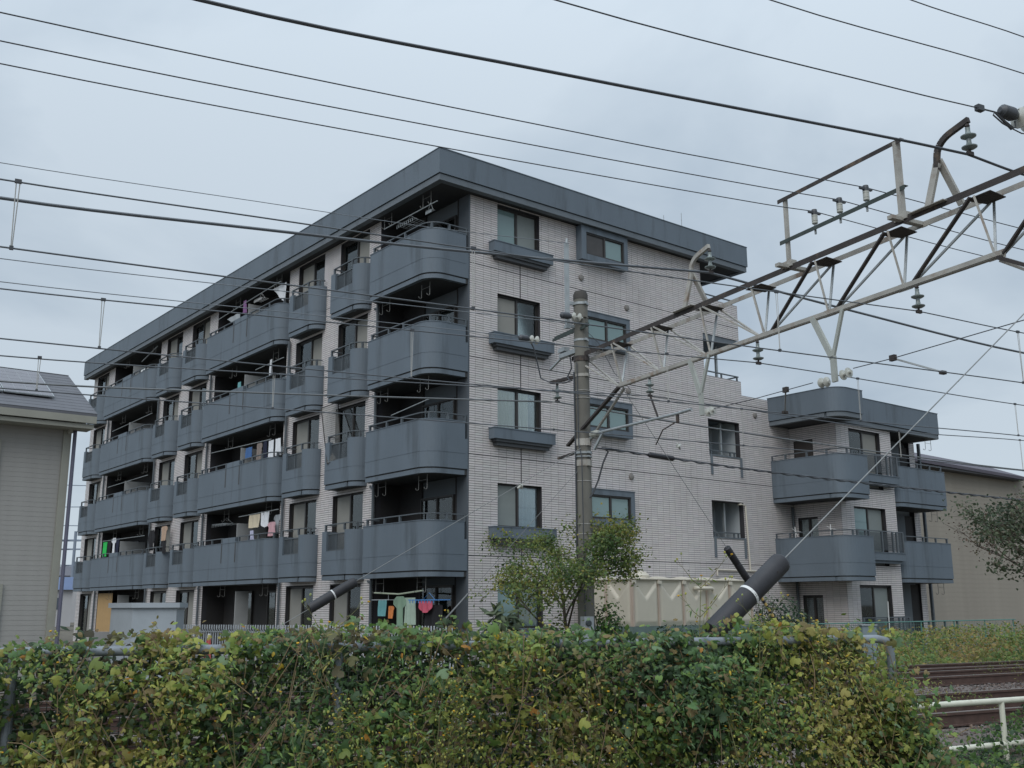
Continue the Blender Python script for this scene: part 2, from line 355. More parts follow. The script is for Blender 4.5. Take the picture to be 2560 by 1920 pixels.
def win_meshes(wd, ht, fr=.045, left='clear', right='screen', transom=0):
    key = (round(wd, 3), round(ht, 3), left, right, transom)
    if key in WCACHE: return WCACHE[key]
    f = MB(); f.box(0, fr, -.01, .09, 0, ht); f.box(wd - fr, wd, -.01, .09, 0, ht); f.box(fr, wd - fr, -.01, .09, ht - fr, ht); f.box(fr, wd - fr, -.012, .09, 0, fr)
    c = wd / 2; f.box(c - .035, c + .035, .0, .06, fr, ht - fr)
    if transom: f.box(fr, wd - fr, .001, .05, transom, transom + .04)
    f.box(0.001, wd - .001, .17, .19, 0.001, ht - .001)
    fm = f.mesh('window_frame', BRONZE); ps = []
    for i, kind in enumerate((left, right)):
        a, b = (fr, c - .035) if i == 0 else (c + .035, wd - fr)
        p = MB(); s = .028; y0 = .02 + .012 * i
        p.box(a, a + s, y0, y0 + .02, fr, ht - fr); p.box(b - s, b, y0, y0 + .02, fr, ht - fr); p.box(a + s, b - s, y0, y0 + .02, fr, fr + s); p.box(a + s, b - s, y0, y0 + .02, ht - fr - s, ht - fr)
        q = MB(); q.box(a + s, b - s, y0 + .008, y0 + .012, fr + s, ht - fr - s)
        mt = {'clear': GLASS, 'teal': GLASST, 'screen': SCREEN, 'screenf': SCREENR, 'dark': mat('dark_brown_pane', (.05, .045, .042), .35, .2, 3)}[kind]
        ps.append((p.mesh('sash', BRONZE), q.mesh('pane', mt)))
    WCACHE[key] = (fm, ps); return WCACHE[key]
def window(parent, M, wd, ht, left='clear', right='screen', cur=0, draw=1.0, side=0, transom=0, flip=False):
    fm, ps = win_meshes(wd, ht, left=left, right=right, transom=transom)
    o = place('window', fm, parent, M)
    for s, p in ps: place('sash', s, o, ID); place('pane', p, o, ID)
    if cur is not None: place('curtain', curtain_mesh(wd - .1, ht - .12, CURT[cur], draw=draw, side=side), o, Matrix.Translation((.05, 0, .05)))
    return o
ML = lambda v, z, d: Matrix.Translation((WL + d, v, z)) @ Matrix.Rotation(math.radians(-90), 4, 'Z')     # local x -> -v ; y -> +u
MR = lambda u, z, d, v=0: Matrix.Translation((u, v + d, z))
for i, (a, b) in enumerate(wins):
    for k in range(5):
        z0 = LH[i * 5 + k][2]; h = HEAD(k) - z0
        scr = (i + k) % 2 == 0 if i > 1 else (i == 0 and k in (4, 3)) or (i == 1 and k == 3)
        # local x runs towards smaller v: local left is the far side
        lft, rgt = ('clear', 'screen') if scr else ('screen', 'clear')
        if i == 0 and k == 2: lft, rgt = 'clear', 'clear'
        cu = {(0, 2): 4, (0, 4): 1, (1, 4): 0, (1, 2): 5, (0, 1): 5, (1, 0): 5}.get((i, k), [0, 1, 5, 2, 0][(i * 2 + k) % 5])
        window(bld, ML(b, z0, .1), b - a, h, lft, rgt, cu, draw=rnd.choice((1, 1, 1, .7)), side=rnd.choice((0, 1)))
for k in range(5):
    z0 = HEAD(k) - 1.27
    opt = {4: ('teal', 'screenf', 0), 3: ('screen', 'clear', 1), 2: ('clear', 'clear', 2), 1: ('screenf', 'clear', 5), 0: ('teal', 'clear', 0)}[k]
    window(bld, MR(RWIN[0], z0, .11), RWIN[1] - RWIN[0], 1.27, opt[0], opt[1], opt[2], draw=.8 if k == 2 else 1)
# planter troughs below the plain windows and projecting box windows, one set per storey
tr = MB(); tr.box(.68, 2.95, -.29, -.009, .06, .36); tr.box(.664, 2.966, -.305, -.0095, .36, .385); trm = tr.mesh('planter_trough', PAINT)
tl = MB(); tl.box(.78, 2.85, -.25, -.0095, -.02, .0595); tl.box(.84, 2.79, -.20, -.0097, -.12, -.0205); tlm = tl.mesh('trough_light_tray', mat('tray_dark', (.05, .055, .06), .6, .15, 5))
bx = MB()
bx.box(4.16, 4.36, -.28, -.009, 0, 1.09); bx.box(6.04, 6.2, -.28, -.009, 0, 1.09); bx.box(4.36, 6.04, -.28, -.009, .93, 1.09); bx.box(4.36, 6.04, -.28, -.009, 0, .2); bx.box(4.145, 6.215, -.295, -.0095, 1.09, 1.115)
bxm = bx.mesh('box_window_surround', PAINT)
for k in range(5):
    t = place('planter_trough', trm, bld, Matrix.Translation((0, 0, 11.79 - 2.785 * (4 - k)))); place('light_tray', tlm, t, ID)
    if k == 0: continue
    zb = 12.34 - 2.78 * (4 - k); o = place('box_window', bxm, bld, Matrix.Translation((0, 0, zb)))
    fm, ps = win_meshes(1.68, .73, left=('teal' if k != 4 else 'dark'), right='teal')
    f = place('frame', fm, o, MR(4.36, .2, -.235)); 
    for s, p in ps: place('sash', s, f, ID); place('pane', p, f, ID)
    if k == 1: place('curtain', curtain_mesh(1.55, .65, CURT[0], y=.1), f, Matrix.Translation((.05, 0, .04)))
# vents
ven = MB(); ven.lathe((0, -.0, 0), (0, -1, 0), [(.105, 0), (.105, .02), (.09, .045), (.05, .06), (.0, .062)], 16); vm = ven.mesh('vent_cap', mat('vent_grey', (.20, .185, .17), .5, .2, 8), smooth=True)
for u, z in ((4.34, 11.8), (6.34, 11.17), (6.31, 8.38), (6.33, 5.62), (12.67, 8.3)): place('vent_cap', vm, bld, Matrix.Translation((u, -.009, z)))
# balconies ----------------------------------------------------------
PH = 1.33
def parapet(path, t, cut=None, top=PH, thick=.13):
    b = MB(); b.strip(path, t * thick, .015, top if not cut else cut[2]) if False else None
    return b
def rails(path, z, posts, t, r=.022, base=PH):
    b = MB(); inner = [];  P = [Vector(p) for p in path]
    pts = [(p.x, p.y, z) for p in P]; 
    for a, c in zip(pts, pts[1:]): b.bar(a, c, .055, .03)
    for p in posts: b.box(p[0] - .03, p[0] + .03, p[1] - .03, p[1] + .03, base, z - .012)
    return b
def offset(path, t):
    P = [Vector(p) for p in path]; O = []
    for k in range(len(P)):
        ds = []
        if k > 0: ds.append((P[k] - P[k - 1]).normalized())
        if k < len(P) - 1: ds.append((P[k + 1] - P[k]).normalized())
        nn = sum([Vector((-d.y, d.x)) for d in ds], Vector((0, 0))).normalized(); O.append(P[k] + nn * t / max(nn.dot(Vector((-ds[0].y, ds[0].x))), .4))
    return [(p.x, p.y) for p in O]
def balcony_mesh(path, side, slab, upper=None, cutz=None, top=PH):
    """path: outer outline; side: +1 when the inside lies to its left; upper: sub-paths kept above cutz"""
    b = MB()
    if upper is None: b.strip(path, side * .13, .015, top)
    else:
        b.strip(path, side * .13, .015, cutz)
        for s in upper: b.strip(s, side * .13, cutz, top)
    b.strip(offset(path, side * -.006), side * .02, .445, .458)                 # fine joint strip
    b.strip(offset(path, side * -.012), side * .16, top - .001, top + .022) if upper is None else None
    b.strip(offset(path, side * .085), side * .04, -.026, .0152)                # recessed drip groove
    b.strip(offset(path, side * .018), side * .13, -.15, -.026)                  # lower band
    return b
def mk_balcony(name, M0, path, side, slabpoly, upper=None, cutz=None, rail_path=None, posts=(), extra=None, top=PH):
    o = place('balcony', balcony_mesh(path, side, None, upper, cutz, top).mesh('balcony', PAINT), bld, M0)
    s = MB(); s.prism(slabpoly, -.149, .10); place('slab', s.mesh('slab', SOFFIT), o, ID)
    if rail_path: place('handrail', rails(rail_path, top + .2, posts, side, base=top).mesh('handrail', RAILM), o, ID)
    if extra: extra(o)
    return o
# corner balcony
pc = [(WL, 3.28), (-1.4, 3.28), (-1.4, .6)] + arc(-.85, .55, .55, 180, 270, 9) + [(-.14, 0.0)]
pcf = pc[:-1] + [(-.14, 0.0), (-.002, 0.0)]
up_c = [pc]
def corner_extra(o):
    e = MB(); e.box(-.14, -.004, .0, .13, .015, .86); place('end_panel', e.mesh('end_panel', PAINT), o, ID)
rp = [(WL + .02, 3.21), (-1.33, 3.21), (-1.33, .6)] + arc(-.85, .55, .48, 180, 270, 8) + [(-.03, .07)]
slabc = offset(pc, .03)[1:-1] + [(-.003, .03), (-.003, 3.44), (WL - .0, 3.44)]
posts_c = [(-1.33, 3.15), (-1.33, 2.2), (-1.33, 1.4), (-1.20, .22), (-.7, .07), (-.1, .07)]
bc = mk_balcony('corner', Matrix.Translation((0, 0, GK[1])), pc, 1, slabc, None, None, rp, posts_c, corner_extra)
for k in (2, 3, 4): dup(bc, bld, Matrix.Translation((0, 0, GK[k])))
# small balconies with a cut-out and a wire panel
def lattice(v0, v1, z0, z1, u=-1.335):
    m = MB(); n = int((v1 - v0 + z1 - z0) / .055)
    for k in range(n):
        for sg in (1, -1):
            s0 = k * .055
            if sg == 1: a = (v0 + s0, z0); b = (v0 + s0 - (z1 - z0), z1)
            else: a = (v0 + s0 - (z1 - z0), z0); b = (v0 + s0, z1)
            # clip to rect
            (ax, az), (bx_, bz) = a, b; dx = bx_ - ax; dz = bz - az; t0, t1 = 0, 1
            for lim, s in ((v0, 1), (v1, -1)):
                if dx * s > 0: t0 = max(t0, (lim - ax) / dx)
                else: t1 = min(t1, (lim - ax) / dx)
            if t1 - t0 > .02: m.bar((u, ax + dx * t0, az + dz * t0), (u, ax + dx * t1, az + dz * t1), .009)
    for v in (v0 + .02, (v0 + v1) / 2, v1 - .02): m.bar((u - .012, v, z0), (u - .012, v, z1 + .02), .03)
    m.bar((u - .012, v0, z1), (u - .012, v1, z1), .03); m.bar((u - .012, v0, z0 + .02), (u - .012, v1, z0 + .02), .025)
    return m.mesh('wire_panel', RAILM)
PW = 1.9
ps_ = [(WL, PW), (-1.4, PW), (-1.4, .5)] + arc(-.95, .5, .45, 180, 270, 8) + [(WL, .05)]
ups = [[(WL, PW), (-1.4, PW), (-1.4, PW - .28)], [(-1.4, .40)] + arc(-.95, .5, .45, 180, 270, 8)[1:]]
ups[1] = [(-1.4, .52)] + arc(-.95, .5, .45, 180, 270, 8)
slabs = offset(ps_, .03)[1:-1] + [(WL - .001, .06), (WL - .001, PW)]
lat = lattice(.54, PW - .3, .72, 1.24)
rps = [(WL, PW - .06), (-1.33, PW - .06), (-1.34, .5)] + arc(-.95, .5, .39, 180, 265, 6)
def s_extra(o): place('wire_panel', lat, o, ID)
sb = None
for i, v0 in enumerate((3.85, 6.82, 16.66, 19.68, 29.68)):
    for k in (1, 2, 3, 4):
        M0 = Matrix.Translation((0, v0, GK[k]))
        if sb is None: sb = mk_balcony('small', M0, ps_, 1, slabs, ups, .72, rps, [(-1.33, PW - .1), (-1.34, .62), (-1.16, .17)], s_extra)
        else: dup(sb, bld, M0)
# long balconies shared by two flats
LB = 6.55
pb = [(WL, LB), (-1.4, LB), (-1.4, .5)] + arc(-.95, .5, .45, 180, 270, 8) + [(WL, .05)]
slabb = offset(pb, .03)[1:-1] + [(WL - .001, .06), (WL - .001, LB)]
def big_extra(o):
    e = MB(); e.box(-1.401, -1.27, 2.80, 3.92, PH + .0, PH + .19); place('raised_panel', e.mesh('raised_panel', PAINT), o, ID)
    e = MB(); e.box(-1.404, -1.38, 2.72, 2.80, PH - .70, PH + .002); e.box(-1.404, -1.38, 3.92, 4.0, PH - .70, PH + .002); place('groove', e.mesh('groove', BRONZE), o, ID)
    f = MB(); f.box(WL, -.002, .26, LB + .09, -.148, .1); place('recess_floor', f.mesh('recess_floor', SOFFIT), o, ID)
    p = MB(); p.box(-1.18, -.02, 3.2, 3.225, .12, 2.05); place('partition_screen', p.mesh('partition_screen', mat('partition_board', (.36, .37, .37), .8, .1, 2)), o, ID)
r1 = [(-1.33, LB - .05), (-1.33, 4.02)]; r2 = [(-1.33, 2.7), (-1.34, .5)] + arc(-.95, .5, .39, 180, 265, 6)
bb = None
for i, v0 in enumerate((9.44, 22.30)):
    for k in (1, 2, 3, 4):
        M0 = Matrix.Translation((0, v0, GK[k]))
        if bb is None:
            bb = mk_balcony('long', M0, pb, 1, slabb, None, None, r1, [(-1.33, v) for v in (4.1, 5.0, 5.9, 6.4)], big_extra)
            place('handrail', rails(r2, PH + .2, [(-1.33, 2.6), (-1.33, 1.8), (-1.33, 1.0), (-1.16, .17)], 1).mesh('handrail', RAILM), bb, ID)
        else: dup(bb, bld, M0)
    f = MB(BF); f.box(WL, -.003, v0 + .26, v0 + LB + .09, -.02, .12); f.box(-1.1, -.6, v0 + 3.19, v0 + 3.23, .12, 2.2)
    obj('ground_floor_terrace', f, mat('partition_board', (0, 0, 0)), bld)
# back walls of the recesses: sliding doors and grey panels
def door(v, k, cur, l='clear', r='clear', wd=1.7):
    z0 = .2 if k == 0 else GK[k] + .12
    window(bld, Matrix.Translation((-.10, v, z0)) @ Matrix.Rotation(math.radians(-90), 4, 'Z'), wd, 2.02, l, r, cur, draw=rnd.choice((.5, 1, .7)), side=rnd.choice((0, 1)))
for k in range(5):
    door(2.25, k, [3, 5, 2, 3, 3][k], wd=1.65)
    for v0 in (9.44, 22.3): door(v0 + 2.7, k, rnd.choice((None, 3, 5)), wd=1.6); door(v0 + 5.6, k, rnd.choice((None, 3, 1)), wd=1.6)
cw = MB(BF); cw.box(-.05, -.001, 0.0, .5, 0, 13.5); obj('corner_pier', cw, mat('pier_grey_shaded', (.085, .10, .115), .75, .15, .8), bld)  # recess grey taken darker, the corner's shade painted into the pier
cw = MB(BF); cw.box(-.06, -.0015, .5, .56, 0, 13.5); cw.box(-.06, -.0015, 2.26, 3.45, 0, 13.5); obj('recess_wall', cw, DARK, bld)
cw = MB(BF)
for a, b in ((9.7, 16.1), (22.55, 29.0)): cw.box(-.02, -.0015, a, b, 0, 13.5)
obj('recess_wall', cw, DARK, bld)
# laundry hooks below the ceilings
hk = MB()
for s in (0, .42):
    hk.tube([(0, s, 0), (0, s, -.36)] + [(-.05 + .05 * math.cos(math.radians(a)), s, -.36 - .05 * math.sin(math.radians(a))) for a in range(0, 200, 30)], .009, 5)
hk.tube([(0, 0, -.14), (0, .42, -.14)], .006, 4)
hkm = hk.mesh('laundry_hook', mat('hook_metal', (.24, .24, .23), .6, .2, 6))
for k in range(1, 6):
    zc = (GK[k] - .15) if k < 5 else 13.5
    for v in (.5, 2.65): place('laundry_hook', hkm, bld, Matrix.Translation((-1.05, v, zc)))
    for v0 in (9.44, 22.3):
        for v in (.8, 4.4): place('laundry_hook', hkm, bld, Matrix.Translation((-1.0, v0 + v, zc)))
# downpipes
for v in (3.40, 9.36, 16.3, 22.2, 29.2):
    d = MB(BF); d.tube([(WL - .09, v, 0), (WL - .09, v, 10.8)], .045, 8)
    for k in range(1, 5): d.tube([(WL - .09, v, GK[k] - .28), (WL - .02, v + .3, GK[k] - .2)], .035, 6)
    obj('downpipe', d, RAILM, bld)
# roof edge
rp_ = [(-1.4, 32.85), (-1.4, -.43), (12.2, -.43), (12.2, 9.0)]
r = MB(BF); r.strip(rp_, .16, 13.68, 14.42); r.strip(offset(rp_, -.015), .2, 14.42, 14.445); obj('roof_parapet', r, PAINT, bld)
r = MB(BF); r.strip(offset(rp_, .06), .1, 13.655, 13.681); r.strip(offset(rp_, .035), .2, 13.48, 13.655); obj('roof_edge_band', r, PAINTD, bld)
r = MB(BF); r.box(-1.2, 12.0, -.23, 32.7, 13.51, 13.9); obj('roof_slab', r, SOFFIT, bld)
for u, h in ((11.57, 16.6), (12.6, 16.95)):
    a = MB(BF); a.tube([(u, 3, 13.9), (u, 3, h)], .012, 5); a.tube([(u - .02, 2.97, h - .3), (u + .02, 3.03, h - .3)], .01, 4); obj('roof_aerial', a, GALV, bld)
# side balconies at the end of the facade
for q_ in ((10.06, 11.86, .02, 1.48, 10.74, 10.949), (10.06, 11.9, .2, 1.5, 8.0, 8.15), (10.06, 11.9, .2, 1.5, 9.25, 9.4)): obj('side_slab', MB(BF).box(*q_), PAINTD, bld)
for q_ in ((11.82, 11.99, .2, 1.5, .0, 9.44), (10.06, 11.82, 1.3, 1.49, 0, 9.2), (11.85, 11.999, .2, 1.5, 10.95, 12.25)): obj('side_wall', MB(BF).box(*q_), mat('pale_render', (.52, .56, .58), .85, .1, 1.2), bld)
e = MB(BF); e.box(10.06, 11.8, .21, 1.3, 3.3, 3.42); e.box(10.06, 11.8, .21, 1.3, 6.05, 6.17); obj('side_floor', e, SOFFIT, bld)
for z0, z1, u, v in ((9.4, 10.74, 11.3, .5), (6.17, 7.9, 11.15, .35), (3.42, 5.1, 11.15, .35)):
    p = MB(BF); p.box(u - .04, u + .04, v - .04, v + .04, z0, z1); obj('post', p, GALV, bld)
for u0, u1, z in ((10.1, 11.86, 12.26), (10.1, 11.95, 9.45), (10.2, 11.6, 6.67), (10.2, 11.6, 3.88)):
    p = MB(BF); p.box(u0, u1, .04, .08, z + .15, z + .19)
    for u in (u0 + .08, (u0 + u1) / 2 if z > 9 else u1 - .3, u1 - .08): p.box(u - .03, u + .03, .04, .08, z, z + .16)
    if z > 9: p.box(u1 - .05, u1, .08, 1.4, z + .15, z + .19)
    obj('handrail', p, RAILM, bld)
for z in (6.67, 3.88):
    p = MB(BF)
    for u in (10.16, 11.72): p.box(u, u + .11, -.035, -.0098, z - .68, z + .0); 
    p.box(10.13, 11.79, -.03, .0, z - .03, z + .015); obj('drip_trim', p, PAINTD, bld)
p = MB(BF); p.tube([(10.2, -.06, 2.6), (10.2, -.06, 2.8), (12.5, -.06, 2.78)], .03, 6); p.tube([(11.93, -.06, 2.8), (11.83, -.06, 5.02), (11.6, -.06, 5.05), (11.6, .1, 5.05)], .03, 6)
obj('water_pipe', p, mat('cream_pipe', (.60, .56, .48), .5, .1, 6), bld)

# wing ----------------------------------------------------------------
wg = MB(BF); sheet(wg, 'y', -2.0, 0.0, 0, 8.1, 14.6, 14.8, WH); sheet(wg, 'x', 14.8, 18.07, 0, 8.1, -2.0, -1.8, FH)
wg.box(21.2, 21.6, -.9, -.7, 0, 8.1); obj('wing_wall', wg, GROUT, bld)
wg = MB(BF); wg.box(14.8, 21.6, -.7, 9, 0, 8.1); wg.box(17.9, 18.069, -1.8, -.7, 0, 8.1); obj('wing_core', wg, DARKG, bld)
for k in range(3):
    z = (0.2, 2.85, 5.6)[k]
    if k < 2: window(bld, Matrix.Translation((14.68, -.2, WH[2 - k][2])) @ Matrix.Rotation(math.radians(-90), 4, 'Z'), .83, WH[2 - k][3] - WH[2 - k][2], 'clear', 'clear', (None, 3, None)[k])
    if k == 2: q = MB(BF); q.box(14.64, 14.69, -1.03, -.2, WH[0][2], WH[0][3]); obj('door_leaf', q, mat('brown_door', (.055, .045, .04), .5, .15, 3), bld)
    h = FH[2 - k]; window(bld, MR(15.37, h[2], .1, -2.0), 1.99, h[3] - h[2], ('clear', 'teal', 'clear')[k], ('screenf', 'screenf', 'screen')[k], (3, 0, 0)[k])
    p = MB(BF); p.box(18.09, 20.55, -.86, -.7, z, z + 2.2); obj('recess_panel', p, DARKG, bld)
    p = MB(BF); p.box(20.55, 21.2, -.82, -.7, z, z + 2.2); obj('recess_door', p, DARK, bld)
pipe = MB(BF); pipe.box(21.72, 21.82, -1.05, -.95, 0, 8.0); obj('wing_post', pipe, RAILM, bld)
pw = [(13.45, -.002), (13.45, -2.35)] + arc(14.05, -2.35, .6, 180, 270, 9) + [(14.95, -2.95), (14.95, -2.01)]
slw = offset(pw, .03)[:-1] + [(14.92, -2.01), (14.59, -2.01), (14.59, -.01)]
rw1 = offset(pw[:-2], .07) + [(14.7, -2.88)]
pw3 = [(18.08, -1.7)] + arc(18.5, -1.75, .42, 180, 270, 6) + [(21.45, -2.17), (21.45, -1.0)]
sl3 = offset(pw3, .03)[:-1] + [(21.42, -.91), (18.09, -.91)]
rw3 = offset(pw3, .07)[1:-1]
def mk_w(M0):
    a = mk_balcony('w1', M0, pw, 1, slw, None, None, rw1, [rw1[0], (13.52, -.6), (13.52, -1.5), (13.53, -2.3), (13.9, -2.86), (14.6, -2.88)])
    b = mk_balcony('w3', M0, pw3, 1, sl3, None, None, rw3, [(19.6, -2.1), (20.5, -2.1), (21.3, -2.1)])
    c = MB(); c.box(14.97, 17.95, -2.32, -2.009, .60, .86); c.box(14.97, 17.98, -2.34, -2.0095, .86, .885); c.box(15.1, 17.8, -2.24, -2.0095, .50, .60)
    o = place('window_ledge', c.mesh('window_ledge', PAINT), bld, M0)
    rl = MB(); rl.box(15.0, 17.95, -2.3, -2.26, 1.6, 1.64)
    for u in (15.05, 15.75, 16.55, 17.25, 17.5, 17.9): rl.box(u - .035, u + .035, -2.31, -2.25, .88, 1.6)
    rl.box(17.91, 17.95, -2.25, -2.02, 1.6, 1.64); place('guard_rail', rl.mesh('guard_rail', RAILM), o, ID)
    lt = MB(); 
    for k in range(int((2.85 + .7) / .06)):
        for sg in (1, -1):
            x0 = 15.05 + k * .06; x1 = x0 - .62 * 1
            a0, a1 = (x0, x1) if sg == 1 else (x1, x0); t0, t1 = 0, 1; dx = a1 - a0
            for lim, s in ((15.05, 1), (17.9, -1)):
                if dx * s > 0: t0 = max(t0, (lim - a0) / dx)
                else: t1 = min(t1, (lim - a0) / dx)
            if t1 - t0 > .02: lt.bar((a0 + dx * t0, -2.28, .95 + .62 * t0), (a0 + dx * t1, -2.28, .95 + .62 * t1), .008)
    place('wire_panel', lt.mesh('wire_panel', RAILM), o, ID)
    return a, b, o
wa = mk_w(Matrix.Translation((0, 0, 5.35)))
for q in wa: dup(q, bld, Matrix.Translation((0, 0, 2.58)))
dup(wa[2], bld, Matrix.Translation((0, 0, -.42)))
gr_ = MB(BF); gr_.box(18.2, 21.5, -2.2, -2.15, 1.02, 1.06)
for u in (18.3, 19.4, 20.5, 21.4): gr_.box(u - .03, u + .03, -2.2, -2.14, .1, 1.02)
obj('terrace_rail', gr_, RAILM, bld)
wp = [(13.45, .0), (13.45, -2.35)] + arc(14.05, -2.35, .6, 180, 270, 9) + [(14.95, -2.95), (14.95, -2.2), (21.25, -2.2)] + arc(21.25, -2.05, .15, 270, 360, 3) + [(21.4, 3.0)]
r = MB(BF); r.strip(wp, .16, 8.17, 9.0); r.strip(offset(wp, -.015), .2, 9.0, 9.02); obj('wing_roof_parapet', r, PAINT, bld)
r = MB(BF); r.strip(offset(wp, .06), .1, 8.14, 8.171); r.strip(offset(wp, .035), .2, 8.0, 8.14); obj('wing_roof_band', r, PAINTD, bld)
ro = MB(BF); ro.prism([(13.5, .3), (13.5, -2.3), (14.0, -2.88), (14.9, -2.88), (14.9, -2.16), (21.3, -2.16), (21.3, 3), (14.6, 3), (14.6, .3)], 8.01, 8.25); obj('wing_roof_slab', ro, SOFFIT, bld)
hk2 = dup(bld.children[0], bld) if False else None
for k, z in ((0, 8.0), (1, 5.2), (2, 2.43)): place('laundry_hook', hkm, bld, Matrix.Translation((20.9, -1.8, z)) @ Matrix.Rotation(math.radians(-90), 4, 'Z'))
wpz = MB(BF); wpz.tube([(14.5, -.06, 0), (14.5, -.06, 5.1)], .045, 8); obj('downpipe', wpz, RAILM, bld)

# ------------------------------------------------------------------ railway bed and rails
BALL = mat('ballast_bed', (.15, .125, .112), .95, .3, 14, bump=.6, bscale=40, stain=((.075, .06, .05), .5, 1.2, 1, .7))
def bed(name, n0, n1, z0, zt, t0, t1, m):
    b = MB(RF); p = [(n0 - .5, z0), (n0, zt), (n1, zt), (n1 + .5, z0)]; T_ = list(np.linspace(t0, t1, 40))
    idx = [[b.pt((t, n, z)) for n, z in p] for t in T_]
    for a, c in zip(idx, idx[1:]):
        for k in range(3): b.f.append([a[k], a[k + 1], c[k + 1], c[k]])
    return obj(name, b, m, kind='structure')
bed('ballast', 8.9, 18.3, -.05, .10, -40, 120, BALL)
RAILRUST = mat('rail_rust', (.085, .05, .04), .8, .3, 5, stain=((.15, .10, .08), .55, 3, 1, .5))
RTOP = mat('rail_head', (.22, .19, .17), .45, .2, 6, metal=.3)
for i, (n, lab) in enumerate(((17.27, 'farthest rusty rail, next to the weeds'), (16.2, 'second farthest rusty rail'), (15.5, 'rusty rail in the middle of the track bed, its far one'), (14.3, 'rusty rail in the middle of the track bed, its near one'), (11.66, 'rusty rail just above the white pipe fence'), (10.55, 'rusty rail just behind the top bar of the white pipe fence'), (9.6, 'nearest rusty rail, seen under the white pipe fence'))):
    z = .12; r = MB(RF)
    r.box(-38, 118, n - .06, n + .06, z, z + .02); r.box(-38, 118, n - .011, n + .011, z + .02, z + .135); r.box(-38, 118, n - .032, n + .032, z + .135, z + .165)
    o = obj('rail', r, RAILRUST, cat='rail', label=lab); h = MB(RF); h.box(-38, 118, n - .03, n + .03, z + .1652, z + .172); obj('rail_head', h, RTOP, o)
# ballast stones in the stretch the camera sees
def stones(name, n, tr, nr, zf, s0, s1, m, colr):
    base = np.array([(1, 0, 0), (-1, 0, 0), (0, 1, 0), (0, -1, 0), (0, 0, 1), (0, 0, -1)], float); F = np.array([(0, 2, 4), (2, 1, 4), (1, 3, 4), (3, 0, 4), (2, 0, 5), (1, 2, 5), (3, 1, 5), (0, 3, 5)])
    t = rng.uniform(*tr, n); nn = rng.uniform(*nr, n); s = rng.uniform(s0, s1, n); R = rng.normal(0, 1, (n, 3, 3)); R, _ = np.linalg.qr(R)
    v = base[None] * (s[:, None, None] * rng.uniform(.6, 1.3, (n, 6, 1))) ; v = np.einsum('nij,nkj->nki', R, v)
    z = zf(t, nn) + s * .25; ang = math.radians(27.6); c, q = math.cos(ang), math.sin(ang)
    v[:, :, 0] += (t * c - nn * q)[:, None]; v[:, :, 1] += (t * q + nn * c)[:, None]; v[:, :, 2] += z[:, None]
    F2 = (F[None] + 6 * np.arange(n)[:, None, None]).reshape(-1, 3); cc = colr[rng.integers(0, len(colr), n)] * rng.uniform(.6, 1.3, (n, 1))
    me = attr_mesh(name, v.reshape(-1, 3), F2, np.repeat(cc, 8, 0), m); o = bpy.data.objects.new(name, me); COL.objects.link(o); return o
STONE = mat('ballast_stone', None, .95, .2, 20, attr='tone')
so_ = stones('ballast_stones', 26000, (8.5, 30), (8.0, 18.6), lambda t, n: np.where((n > 8.9) & (n < 18.3), .10, .02), .014, .036, STONE, np.array([(.16, .13, .12), (.11, .08, .07), (.20, .18, .17), (.09, .08, .075), (.15, .11, .085)]))
tag(so_, 'loose brown and grey ballast stones between the rusty rails', 'ballast', kind='stuff')

# ------------------------------------------------------------------ concrete pole at the far side
P = (12.085, 19.64)
pole = thing('concrete_pole', 'tall round concrete railway pole in front of the tiled wall', 'pole', RF @ Matrix.Translation((P[0], P[1], 0)))
def PL(): return MB(RF @ Matrix.Translation((P[0], P[1], 0)))
b = PL(); b.lathe((0, 0, 0), (0, 0, 1), [(.19, 0), (.165, 8.62), (.165, 8.64)], 28); obj('shaft', b, CONC, pole, smooth=True)
b = PL(); b.lathe((0, 0, 8.64), (0, 0, 1), [(.172, 0), (.172, .12), (.14, .2), (.02, .225)], 20); obj('cap', b, mat('pole_cap', (.06, .055, .05), .8, .2, 5), pole, smooth=True)
for z, h, r, m in ((8.50, .06, .185, GALV), (8.18, .03, .176, CONC), (7.63, .05, .178, GALV), (7.15, .12, .186, RUSTD), (6.78, .07, .186, RUSTY), (5.18, .16, .192, RUSTY), (5.0, .05, .20, GALV), (4.92, .03, .196, GALV), (4.72, .14, .19, RUSTY)):
    b = PL(); b.lathe((0, 0, z), (0, 0, 1), [(r - .02, 0), (r, .001), (r, h), (r - .02, h + .001)], 20)
    b.box(-.03, .03, -r - .05, -r + .01, z, z + h); obj('steel_band', b, m, pole)
for z in (6.45, 6.28, 4.38, 3.42, 3.2, 2.35, 2.0):
    b = PL(); b.lathe((0, 0, z), (0, 0, 1), [(.17, 0), (.1885, .001), (.1885, .012), (.17, .013)], 20); obj('steel_strap', b, mat('pale_strap', (.45, .44, .42), .6, .3, 12), pole)
b = PL(); b.box(-.07, .05, -.205, -.19, 2.5, 2.86); obj('number_plate', b, mat('white_plate', (.70, .72, .73), .5, .05, 5), pole)
def hollow_box(x0, x1, y0, y1, z0, z1): return PL().box(x0, x1, y0, y1, z0, z1)
b = hollow_box(-.30, -.06, -.40, -.24, .95, 1.42); mb_ = obj('meter_box', b, mat('grey_plastic_box', (.42, .45, .47), .5, .1, 6), pole)
b = PL(); b.lathe((-.20, -.40, 1.28), (0, -1, 0), [(.07, 0), (.07, .03), (.05, .04)], 14); obj('meter_window', b, mat('meter_window', (.06, .075, .08), .15, .1, 4), mb_)
b = PL(); b.tube([(-.16, -.22, 1.42), (-.17, -.21, 4.9), (-.19, -.12, 5.2), (-.19, -.1, 7.1)], .012, 5); b.tube([(-.2, .02, 2.2), (-.2, .0, 5.0), (-.21, 0, 6.9)], .02, 5); obj('riser_cable', b, CABLE, pole)
